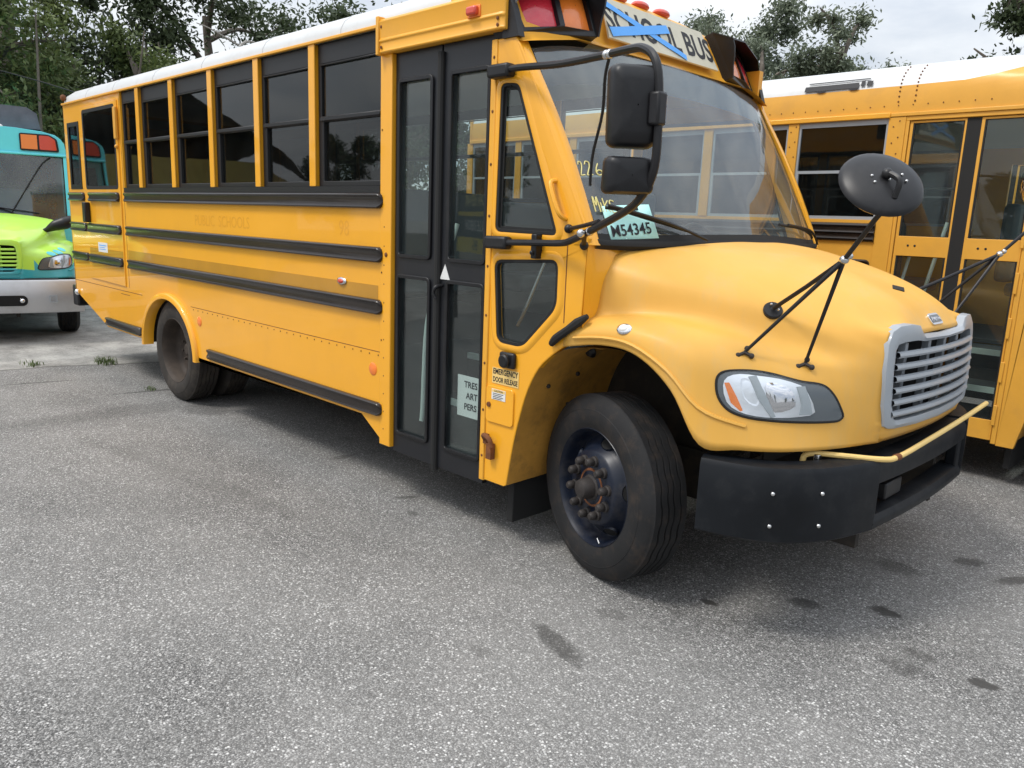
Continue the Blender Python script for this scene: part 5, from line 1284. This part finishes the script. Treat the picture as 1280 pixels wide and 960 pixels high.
def make_green():
    b = thing('painted_bus', 'lime green and turquoise bus facing us at the left edge, with a chrome bumper', 'bus', (-10.44, -.49, 0), R(-14))
    build_front(b, hoodm=GH, grillem=GH, bumpm='silver_bumper', rod=False, emblem=False)
    for o in b.children:
        if o.name.startswith('headlight'): pass
    for cj, ci, rj, ri in ((6.35, 5.15, .42, .26), (6.25, 5.75, .38, .26), (6.30, 4.55, .35, .22)):
        bl = [(cj+rj*math.sin(a), ci+ri*math.cos(a)) for a in np.linspace(0, 2*math.pi, 17)[:-1]]
        mirrored_obj('painted_blob', hood_patch(bl, .003, '', '', None, n=3), 'aqua', b)
    m = MB(); m.box(-8, -.35, 0, W, .5, 1.60); m.plate([(-8, 1.6), (-.35, 1.6), (-.50, 2.62), (-8, 2.62)], [[(-1.6, 1.75), (-.62, 1.75), (-.72, 2.5), (-1.6, 2.5)]]+[[(x, 1.85), (x+.68, 1.85), (x+.68, 2.5), (x, 2.5)] for x in (-2.5, -3.3, -4.1, -4.9, -5.7)], 0, .04); m.plate([(-8, 1.6), (-.35, 1.6), (-.50, 2.62), (-8, 2.62)], [[(-1.6, 1.75), (-.62, 1.75), (-.72, 2.5), (-1.6, 2.5)]], W-.04, W)
    obj('side_panel', m, 'aqua', b, smooth=False)
    m = MB(); m.plate([(-7.8, 1.7), (-.5, 1.7), (-.6, 2.55), (-7.8, 2.55)], [], .015, .02); m.plate([(-7.8, 1.7), (-.5, 1.7), (-.6, 2.55), (-7.8, 2.55)], [], W-.02, W-.015); obj('side_glass', m, 'glass', b, smooth=False)
    prof = [(0, 2.62), (.0, 2.72), (.015, 2.80), (.05, 2.86), (.12, 2.915), (.28, 2.955), (.6, 2.985), (1.22, 3.0)]
    P = [[(x, y, z-dz) for y, z in prof] for x, dz in ((-8, 0), (-.9, 0), (-.6, .006), (-.52, .02))]; m = MB().grid(P); m.mirror(); obj('roof', m, 'aqua', b, angle=60)
    ol = [(y, z-.02) for y, z in prof]+[(W-y, z-.02) for y, z in prof[:-1][::-1]]
    m = MB(); m.plate(ol+[(W, 2.60), (0, 2.60)], [], -.53, -.50, M=lambda a, y, z: (y, a, z)); cp = obj('front_cap', m, 'aqua', b, smooth=False)
    m = MB(); m.box(-.52, -.475, .0, W, 2.585, 2.62); obj('brow', m, 'aqua', b, bevel=.01)
    for sgn in (0, 1):
        f = (lambda a: a) if sgn == 0 else (lambda a: W-a)
        m = MB(); o_ = rpoly([(.08, 2.65), (.56, 2.65), (.56, 2.90), (.20, 2.90), (.10, 2.84)], .03); m.plate([(f(a), z) for a, z in o_], [], -.50, -.485, M=lambda a, y, z: (y, a, z)); h = obj('warning_lamp_housing', m, 'black', b, smooth=False)
        m = MB(); m.plate([(f(a), z) for a, z in rpoly([(.11, 2.675), (.32, 2.675), (.32, 2.88), (.20, 2.88), (.125, 2.83)], .02)], [], -.486, -.478, M=lambda a, y, z: (y, a, z)); obj('warning_lens', m, 'redo', h, smooth=False)
        m = MB(); m.plate([(f(a), z) for a, z in ((.345, 2.675), (.54, 2.675), (.54, 2.88), (.345, 2.88))], [], -.486, -.478, M=lambda a, y, z: (y, a, z)); obj('warning_lens', m, 'amber', h, smooth=False)
    m = MB()
    for a in (.80, .95, 1.22, 1.49, 1.64): m.ball((-.56, a, 2.965+.02*(1-abs(a-1.22))), .04, .06, .035)
    obj('roof_lamp', m, 'paper', b)
    m = MB()
    for a in (.86, 1.58): m.box(-.53, -.49, a-.05, a+.05, 2.90, 2.935)
    obj('marker_lamp', m, 'orange', b)
    # windscreen
    P = [[(-.335-.15*t-.06*abs(2*s-1)**3, .03+(W-.06)*s, 1.60+1.0*t) for t in (0, .35, .7, 1)] for s in np.linspace(0, 1, 13)]
    ws = obj('windshield', MB().grid(P), 'wsglass', b)
    m = MB(); P2 = [[(p[0]+.004, p[1], p[2]) for p in r] for r in (P[0], P[1])]
    m.box(-.35, -.32, .02, W-.02, 1.585, 1.62); m.tube([(-.40, .03, 1.6), (-.55, .03, 2.6)], .025, 8); m.tube([(-.40, W-.03, 1.6), (-.55, W-.03, 2.6)], .025, 8); obj('windscreen_gasket', m, 'rubber', b)
    m = MB(); m.tube([(-.32, 1.9, 1.62), (-.31, 1.62, 1.78), (-.31, 1.1, 1.84)], .012, 6); m.tube([(-.36, 2.05, 1.74), (-.30, 1.6, 1.80), (-.30, 1.2, 1.85)], .01, 6); m.tube([(-.31, .7, 1.62), (-.31, .45, 1.78), (-.31, .0, 1.84)], .010, 6); obj('wiper', m, 'black', b)
    m = MB(); m.tube([(-.33, 1.70, 1.70), (-.40, 1.92, 2.1), (-.46, 2.12, 2.45), (-.47, 2.25, 2.58)], .010, 6); obj('washer_hose', m, 'rubber', b)
    m = MB(); m.box(-.52, -.50, .1, 2.3, 1.0, 1.5); m.box(-7.9, -.6, .1, 2.3, .9, .95); obj('interior_floor', m, 'floorm', b)
    m = MB(); m.box(-.80, -.36, .15, 2.3, 1.45, 1.60); obj('dashboard', m, 'black', b, bevel=.04)
    m = MB(); m.box(-1.5, -1.35, 1.5, 2.0, 1.2, 2.1); m.box(-2.5, -2.4, .2, 1.0, 1.2, 1.9); m.box(-2.5, -2.4, 1.4, 2.2, 1.2, 1.9); obj('seats', m, 'seat', b, bevel=.04)
    m = MB(); m.box(-8.02, -7.98, 0, W, .5, 2.9); obj('rear_wall', m, 'aqua', b)
    m = MB(); m.box(-.34, .3, .12, 2.3, 1.2, 1.60)
    # teardrop mirror back on the bonnet
    m = MB(); m.tube([(.38, 2.03, 1.48), (.42, 2.12, 1.52), (.44, 2.22, 1.58), (.44, 2.33, 1.62), (.44, 2.42, 1.66), (.44, 2.47, 1.67)], [.02, .035, .075, .09, .075, .02], 12); m.tube([(.36, 2.02, 1.38), (.37, 2.03, 1.52)], [.05, .035], 8); obj('hood_mirror', m, 'black', b)
    # chrome bumper
    P = []
    for s in np.linspace(0, 1, 17):
        y = -.04+(W+.08)*s; x = 1.14-.10*abs(2*s-1)**4
        P.append([(x-.12, y, .86), (x-.02, y, .865), (x, y, .84), (x+.004, y, .76), (x+.012, y, .74), (x+.012, y, .56), (x-.03, y, .42), (x-.06, y, .41)])
    bp = obj('chrome_bumper', MB().grid(P), 'dullchrome', b, angle=50)
    m = MB(); m.plate(rrect(1.22+.10, 1.22+.62, .52, .66, .06), [], 1.148, 1.158, M=lambda a, y, z: (y, a, z)); m.plate(rrect(1.22-.62, 1.22-.10, .52, .66, .06), [], 1.148, 1.158, M=lambda a, y, z: (y, a, z)); obj('bumper_slot', m, 'dark', bp, smooth=False)
    m = MB(); m.ball((1.155, 1.78, .59), .035); m.ball((1.155, .66, .59), .035); obj('tow_hook', m, 'chrome', bp)
    m = MB(); m.plate(rrect(2.08, 2.17, .56, .66, .01), [rrect(2.095, 2.155, .575, .645, .005)], 1.145, 1.156, M=lambda a, y, z: (y, a, z)); obj('bumper_step', m, 'grey', bp, smooth=False)
    m = MB(); m.box(.7, 1.05, W-.02, W+.06, .60, .85); m.box(.95, 1.04, .2, 2.2, .84, .88); obj('bumper_bracket', m, 'black', b, bevel=.01)
    build_wheel(b, 'front_wheel', (0, .03-1.22, .476)); build_wheel(b, 'front_wheel', (0, 1.21, .476), flip=True)
    m = MB(); m.box(-7.9, -.5, .7, 1.75, .45, .6); m.box(-4, -2, .2, 2.2, .5, .9); m.box(-.4, .6, .7, 1.7, .35, .9); obj('chassis_frame', m, 'chassis', b)
    # grey canvas bundle on the roof
    t = tag(obj('roof_box', MB().box(-1.6, -1.0, -.0, 0, 0, 0), 'black'), None, None); bpy.data.objects.remove(t)
    b.scale = (1, 1, .945)
    return b
Y['silver_bumper'] = Y['chassis']
Y['dullchrome'] = mat('dull_chrome', (.52, .53, .55), .42, metal=.6, dirt=.4, dirt_col=(.3, .29, .27), dscale=5)
green = make_green()
m = MB()
ORG = Vector((0, 0, 2.82))
P = []
for x in np.linspace(-1.1, .05, 6): P.append([(x, y, 2.82+h*(1-.06*math.sin(x*5))) for y, h in ((-.9, 0), (-.88, .22), (-.8, .29), (0, .32), (.78, .30), (.90, .22), (.93, 0))])
m.grid(P); m.add(P[0], [tuple(range(7))]); m.add(P[-1], [tuple(range(7))[::-1]])
tag(obj('roof_unit', m, mat('grey_canvas', (.12, .12, .14), .8, var=.2, vscale=6, bump=.5, bscale=8), angle=60), 'grey cooling unit on the roof of the lime and turquoise bus', 'air conditioner')
bpy.data.objects['roof_unit'].location = Vector((-10.44, -.49, 2.82))+Vector((-.80*.970, .80*.242, 0)); bpy.data.objects['roof_unit'].rotation_euler = (0, 0, R(-14))
ORG = Vector((0, 0, 0))

# ================================================================== TREES
def leafmat(name, a, b_):
    m = bpy.data.materials.new(name); m.use_nodes = True; t = m.node_tree; p = t.nodes['Principled BSDF']; L = t.links
    g = t.nodes.new('ShaderNodeNewGeometry'); r = t.nodes.new('ShaderNodeValToRGB'); e = r.color_ramp.elements; e[0].color = (*a, 1); e[1].color = (*b_, 1)
    tcn = t.nodes.new('ShaderNodeTexCoord'); n = t.nodes.new('ShaderNodeTexNoise'); n.inputs['Scale'].default_value = .55; n.inputs['Detail'].default_value = 3; L.new(tcn.outputs['Object'], n.inputs[0])
    k = t.nodes.new('ShaderNodeMath'); k.operation = 'ADD'; k2 = t.nodes.new('ShaderNodeMath'); k2.operation = 'MULTIPLY'; k2.inputs[1].default_value = .5; L.new(g.outputs['Random Per Island'], k2.inputs[0])
    mr = t.nodes.new('ShaderNodeMapRange'); mr.inputs[1].default_value = .35; mr.inputs[2].default_value = .65; mr.inputs[3].default_value = 0; mr.inputs[4].default_value = .5; L.new(n.outputs[0], mr.inputs[0])
    L.new(k2.outputs[0], k.inputs[0]); L.new(mr.outputs[0], k.inputs[1]); L.new(k.outputs[0], r.inputs[0]); L.new(r.outputs[0], p.inputs['Base Color']); p.inputs['Roughness'].default_value = .6
    tr = t.nodes.new('ShaderNodeBsdfTranslucent'); L.new(r.outputs[0], tr.inputs[0]); mx_ = t.nodes.new('ShaderNodeMixShader'); mx_.inputs[0].default_value = .25
    L.new(p.outputs[0], mx_.inputs[1]); L.new(tr.outputs[0], mx_.inputs[2]); L.new(mx_.outputs[0], t.nodes['Material Output'].inputs[0]); return m
LEAF = {'oak': leafmat('oak_leaves', (.028, .045, .020), (.085, .115, .05)), 'vine': leafmat('vine_leaves', (.05, .08, .024), (.15, .19, .055)), 'far': leafmat('hazy_leaves', (.10, .13, .09), (.21, .24, .16))}  # far leaves are lightened, distance haze put into their colour
BARK = mat('bark', (.13, .11, .09), .9, var=.3, vscale=3, bump=.8, bscale=25)
def leaf_mesh(name, centres, radii, n, size, seed, m, parent, squash=.75):
    r = np.random.default_rng(seed); K = len(centres); w_ = np.array(radii)**2; idx = r.choice(K, n, p=w_/w_.sum())
    d = r.normal(size=(n, 3)); d /= np.linalg.norm(d, axis=1)[:, None]; rad = np.minimum(np.abs(r.normal(size=n))*.6, .55+.75*r.random(n))
    c = np.array(centres)[idx]+d*(np.array(radii)[idx]*rad)[:, None]*np.array([1, 1, squash])
    nn = r.normal(size=(n, 3))+np.array([0, 0, .6]); nn /= np.linalg.norm(nn, axis=1)[:, None]
    a = np.cross(nn, r.normal(size=(n, 3))); a /= np.linalg.norm(a, axis=1)[:, None]; b_ = np.cross(nn, a)
    s = size*(.6+.8*r.random(n))[:, None]
    V = np.stack([c-a*s, c+b_*s*.42-a*s*.1, c+a*s, c-b_*s*.42+a*s*.05], 1).reshape(-1, 3)
    me = bpy.data.meshes.new(name); me.vertices.add(4*n); me.vertices.foreach_set('co', V.ravel()); me.loops.add(4*n); me.loops.foreach_set('vertex_index', np.arange(4*n)); me.polygons.add(n); me.polygons.foreach_set('loop_start', np.arange(0, 4*n, 4)); me.update(); me.validate()
    me.materials.append(m); o = bpy.data.objects.new(name, me); COL.objects.link(o); o.parent = parent; return o
def tree(x, y, h, cr, label, seed, leaf='oak', nleaf=22000, size=.10, base=.35, nlimb=9, lean=(0, 0), clump=1.0, group='trees behind the buses', moss=False, trunk_r=None, sparse=1.0):
    r = random.Random(seed); t = thing('tree', label, 'tree', (x, y, 0), 0, group)
    tr = trunk_r or h*.022; m = MB(); top = Vector((lean[0], lean[1], h*.72)); mids = [Vector((0, 0, -.1)), Vector((lean[0]*.2+r.uniform(-.2, .2), lean[1]*.2, h*.25)), Vector((lean[0]*.6+r.uniform(-.3, .3), lean[1]*.6+r.uniform(-.3, .3), h*.5)), top]
    m.tube(mids, [tr*1.3, tr, tr*.75, tr*.3], 9)
    C, Rr = [], []
    for k in range(nlimb):
        f = r.uniform(base, .95); i = min(2, int(f*3)); b0 = mids[i].lerp(mids[i+1], f*3-i) if f*3-i <= 1 else top
        a = k*2.4+r.uniform(-.4, .4); L = cr*r.uniform(.6, 1.05)*(1.1-.45*f); e = b0+Vector((math.cos(a)*L, math.sin(a)*L, h*r.uniform(.05, .22)))
        md = b0.lerp(e, .5)+Vector((0, 0, h*.03)); m.tube([b0, md, e], [tr*.42, tr*.28, tr*.09], 6)
        for q in range(4):
            ff = r.uniform(.45, 1.05); cc = b0.lerp(e, ff)+Vector([r.uniform(-.5, .5)*cr*.35 for _ in range(3)]); C.append(tuple(cc)); Rr.append(cr*r.uniform(.16, .34)*clump)
            m.tube([md.lerp(e, ff*.8), cc], [tr*.14, tr*.04], 4)
    if leaf == 'vine':
        for k in range(16):
            a = r.uniform(0, 6.28); d = cr*r.uniform(.1, .8); x0_, y0_ = math.cos(a)*d, math.sin(a)*d; hh = h*r.uniform(.45, .8)
            m.tube([(x0_, y0_, 0), (x0_+r.uniform(-.3, .3), y0_+r.uniform(-.3, .3), hh*.5), (x0_+r.uniform(-.4, .4), y0_+r.uniform(-.4, .4), hh)], [.05, .035, .015], 5)
    o = obj('trunk', m, BARK, t)
    o.data.update()
    leaf_mesh('crown', C, Rr, nleaf, size, seed, LEAF[leaf], t)
    if moss: pass
    return t
T = [
 (-17.3, .9, 8.6, 3.0, 'vine draped tree with yellow green leaves at the far left, above the turquoise bus', 11, dict(leaf='vine', nleaf=40000, size=.062, base=.10, nlimb=16)),
 (-17.6, 4.4, 7.0, 1.9, 'slender light green tree rising beside the rear corner of the front bus', 12, dict(leaf='vine', nleaf=24000, size=.06, base=.12, nlimb=12)),
 (-22.0, 2.8, 11.5, 4.8, 'tall dark oak with heavy limbs behind the vine draped tree', 13, dict(nleaf=34000, size=.09, base=.2, nlimb=15)),
 (-20.5, 7.4, 9.8, 4.2, 'broad dark oak over the rear half of the front bus', 14, dict(nleaf=36000, size=.085, base=.2, nlimb=15)),
 (-18.3, 11.2, 9.2, 3.8, 'dark oak with open crown over the middle of the front bus, sky showing through', 15, dict(nleaf=26000, size=.085, base=.25, nlimb=13)),
 (-17.5, 16.3, 8.9, 3.6, 'oak with spreading top over the front windows of the front bus', 16, dict(nleaf=24000, size=.09, base=.3, nlimb=12)),
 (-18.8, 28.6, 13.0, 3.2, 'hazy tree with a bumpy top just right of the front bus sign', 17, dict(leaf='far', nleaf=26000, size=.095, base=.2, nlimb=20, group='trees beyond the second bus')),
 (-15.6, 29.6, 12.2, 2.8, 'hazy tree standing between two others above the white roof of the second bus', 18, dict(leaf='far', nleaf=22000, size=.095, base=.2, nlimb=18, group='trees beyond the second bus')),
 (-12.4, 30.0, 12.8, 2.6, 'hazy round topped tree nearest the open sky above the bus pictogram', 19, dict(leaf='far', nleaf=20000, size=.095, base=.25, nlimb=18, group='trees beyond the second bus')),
 (-4.9, 25.0, 12.2, 2.6, 'leaning tree with a bare forked limb at the upper right corner', 20, dict(leaf='oak', nleaf=14000, size=.095, base=.45, nlimb=12, lean=(1.0, .6), group='trees beyond the second bus')),
]
for x, y, h, cr_, lab, sd_, kw in T: tree(x, y, h, cr_, lab, sd_, **kw)
# undergrowth closing the view beneath the crowns
m = MB(); r_ = np.random.default_rng(5); C = []; Rr = []
for k in range(46): C.append((-26+r_.uniform(-2.5, 2.5), -7+k*.72, r_.uniform(.6, 5.5))); Rr.append(r_.uniform(.9, 1.5))
o = leaf_mesh('undergrowth', C, Rr, 45000, .15, 77, LEAF['oak'], None); tag(o, 'dark tangled undergrowth beneath the oaks behind the buses', 'undergrowth', kind='stuff')
C = []; Rr = []
for k in range(40): _x = -27+k*.33; C.append((_x, 35+r_.uniform(-1.5, 1.5), r_.uniform(7, 12.6 if _x < -15.5 else 10.5))); Rr.append(r_.uniform(1.0, 1.8))
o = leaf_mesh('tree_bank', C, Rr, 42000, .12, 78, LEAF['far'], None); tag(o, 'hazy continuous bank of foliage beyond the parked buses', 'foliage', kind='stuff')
# bare grey limb leaning over the roof
m = MB(); m.tube([(-17.2, 6.0, 3.9), (-17.3, 6.5, 5.0), (-17.5, 7.0, 5.9), (-17.6, 7.5, 6.0)], [.05, .05, .035, .02], 6); m.tube([(-17.5, 6.9, 5.85), (-17.5, 6.2, 6.1), (-17.4, 5.8, 6.15)], [.03, .02, .01], 5); m.tube([(-17.2, 6.0, 0), (-17.2, 6.0, 3.9)], [.07, .05], 6)
tag(obj('dead_tree', m, mat('bare_grey_wood', (.34, .32, .29), .9, var=.2)), 'thin bare grey tree leaning right above the rear half of the front bus roof', 'dead tree')
# cable running down towards the turquoise bus
m = MB(); m.tube([(-30, -14, 8.5), (-18, -1.6, 4.75), (-14.6, 1.05, 4.05), (-12.2, 3.1, 3.2), (-10.5, 4.6, 2.6)], .012, 6); tag(obj('utility_cable', m, 'rubber'), 'thin dark cable slanting down past the vine draped tree', 'cable')
# low house with a brown roof beyond the buses
h = thing('house', 'low building with a brown roof beyond the second bus', 'building', (-9.2, 21.8, 0))
ORG = Vector((-9.2, 21.8, 0))
m = MB(); m.box(-11.4, -7.2, 19.5, 24.0, 0, 4.3); obj('wall', m, mat('tan_stucco', (.42, .36, .28), .85, var=.1), h)
P = [[(x, y, z) for y, z in ((19.0, 4.3), (20.2, 5.7), (21.4, 6.0), (22.6, 5.7), (24.4, 4.3))] for x in (-11.8, -11.2, -7.5, -6.8)]
obj('roof', MB().grid(P), mat('brown_shingle', (.16, .085, .055), .85, var=.25, vscale=5, bump=.6, bscale=20), h)
ORG = Vector((0, 0, 0))
# ------------------------------------------------------------------ what the glass and paint reflect, behind the photographer
hb = thing('repair_building', 'long low building with white eave, seen only reflected in the rear windows', 'building', (-24.5, -7.8, 0), math.atan2(7.7, 12))
wl = mat('ochre_block_wall', (.46, .34, .10), .8, var=.1); br = mat('dark_brown_roof', (.06, .045, .035), .8, var=.2, vscale=4)
m = MB(); m.box(-9, 9, -3.6, 0, 0, 2.9); obj('wall', m, wl, hb)
m = MB(); m.box(-9.6, 9.6, .5, .62, 2.85, 3.10); m.box(-9.6, 9.6, 0, .62, 2.83, 2.86); obj('eave', m, 'white', hb)
m = MB(); m.grid([[(x, .62, 3.1), (x, -1.8, 4.5), (x, -4.2, 3.1)] for x in (-9.6, 9.6)]); obj('roof', m, br, hb, smooth=False)
for k in range(5):
    m = MB(); m.box(-7+k*3.2, -5.4+k*3.2, .0, .05, .9, 2.2); obj('window', m, 'glass2', hb)
BT = [(-36, -22, 9, 3.6, 31), (-27, -25, 7.5, 3.2, 32), (-17, -27, 8, 3.4, 33), (-7, -30, 6.5, 3.0, 34), (4, -29, 8.5, 3.5, 35), (14, -24, 7.5, 3.4, 36), (22, -14, 9, 3.6, 37), (27, -3, 8, 3.4, 38), (28, 9, 9, 3.6, 39), (-46, -10, 12, 4.4, 40)]
first = None
for k, (x, y, hh, c_, sd_) in enumerate(BT):
    if k < 2: src = tree(x*1.4, y*1.4, hh, c_, '', sd_, nleaf=9000, size=.2, base=.15, nlimb=12, group='trees across the lot')
    else:
        src = copy_tree(first[k % 2]); src.location = (x*1.45, y*1.45, 0); s_ = hh/(9 if k % 2 == 0 else 7.5); src.scale = (s_, s_, s_); src.rotation_euler = (0, 0, k*1.3)
    src['label'] = 'tree across the lot behind the photographer, seen only in reflections'
    first = (first or [])+[src]
sg = thing('roadside_sign', 'black and yellow banner on two posts, seen only mirrored in the door glass', 'sign', (-7.6, -6.0, 0), R(28))
m = MB(); m.box(-1.25, -1.2, -.03, .03, 0, 2.3); m.box(1.2, 1.25, -.03, .03, 0, 2.3); obj('post', m, 'chassis', sg)
m = MB(); m.box(-1.2, 1.2, -.015, .015, 1.25, 2.3); bd = obj('banner', m, 'ink', sg)
m = MB(); m.box(-1.2, 1.2, .016, .02, 1.86, 1.93); m.box(-1.2, 1.2, .016, .02, 1.25, 1.50); obj('yellow_stripe', m, mat('banner_yellow', (.7, .55, .04), .5), bd)
for s_, sz, z, mm in (('CAR REPAIR', .27, 2.11, 'chalk'), ('BLUE RIBBON', .24, 1.70, 'paper'), ('845-', .24, 1.375, 'ink')): lettering(bd, s_, sz, (0, .022, z), (-1, 0, 0), (0, 0, 1), m=mm, font_w=.004)
# ------------------------------------------------------------------ grass in the crack
def tuft(name, x, y, r0_, n, h_, seed, lab):
    r = np.random.default_rng(seed); m = MB()
    for k in range(n):
        a = r.uniform(0, 6.28); d = r0_*r.random()**.7; bx_, by_ = x+d*math.cos(a)*1.6, y+d*math.sin(a); hh = h_*r.uniform(.4, 1); an = r.uniform(0, 6.28); L = hh*r.uniform(.3, .9); w_ = .004
        p0 = Vector((bx_, by_, 0)); p1 = p0+Vector((math.cos(an)*L*.4, math.sin(an)*L*.4, hh*.7)); p2 = p0+Vector((math.cos(an)*L, math.sin(an)*L, hh)); s = Vector((-math.sin(an), math.cos(an), 0))*w_
        m.add([tuple(p0-s), tuple(p0+s), tuple(p1+s*.8), tuple(p1-s*.8), tuple(p2)], [(0, 1, 2, 3), (3, 2, 4)])
    return tag(obj(name, m, mat('weed_green', (.09, .13, .035), .7, var=.3, vscale=20), smooth=False), lab, 'grass', kind='stuff')
tuft('grass_tuft', -7.32, .12, .12, 120, .09, 1, 'clump of green weeds in the crack behind the rear wheel')
tuft('weed_patch', -7.62, -.55, .12, 60, .06, 2, 'small sparse weeds in the crack under the turquoise bus bumper')
tuft('small_weed', -5.65, .0, .05, 30, .05, 3, 'tiny weed sprouting from the asphalt by the rear wheel')
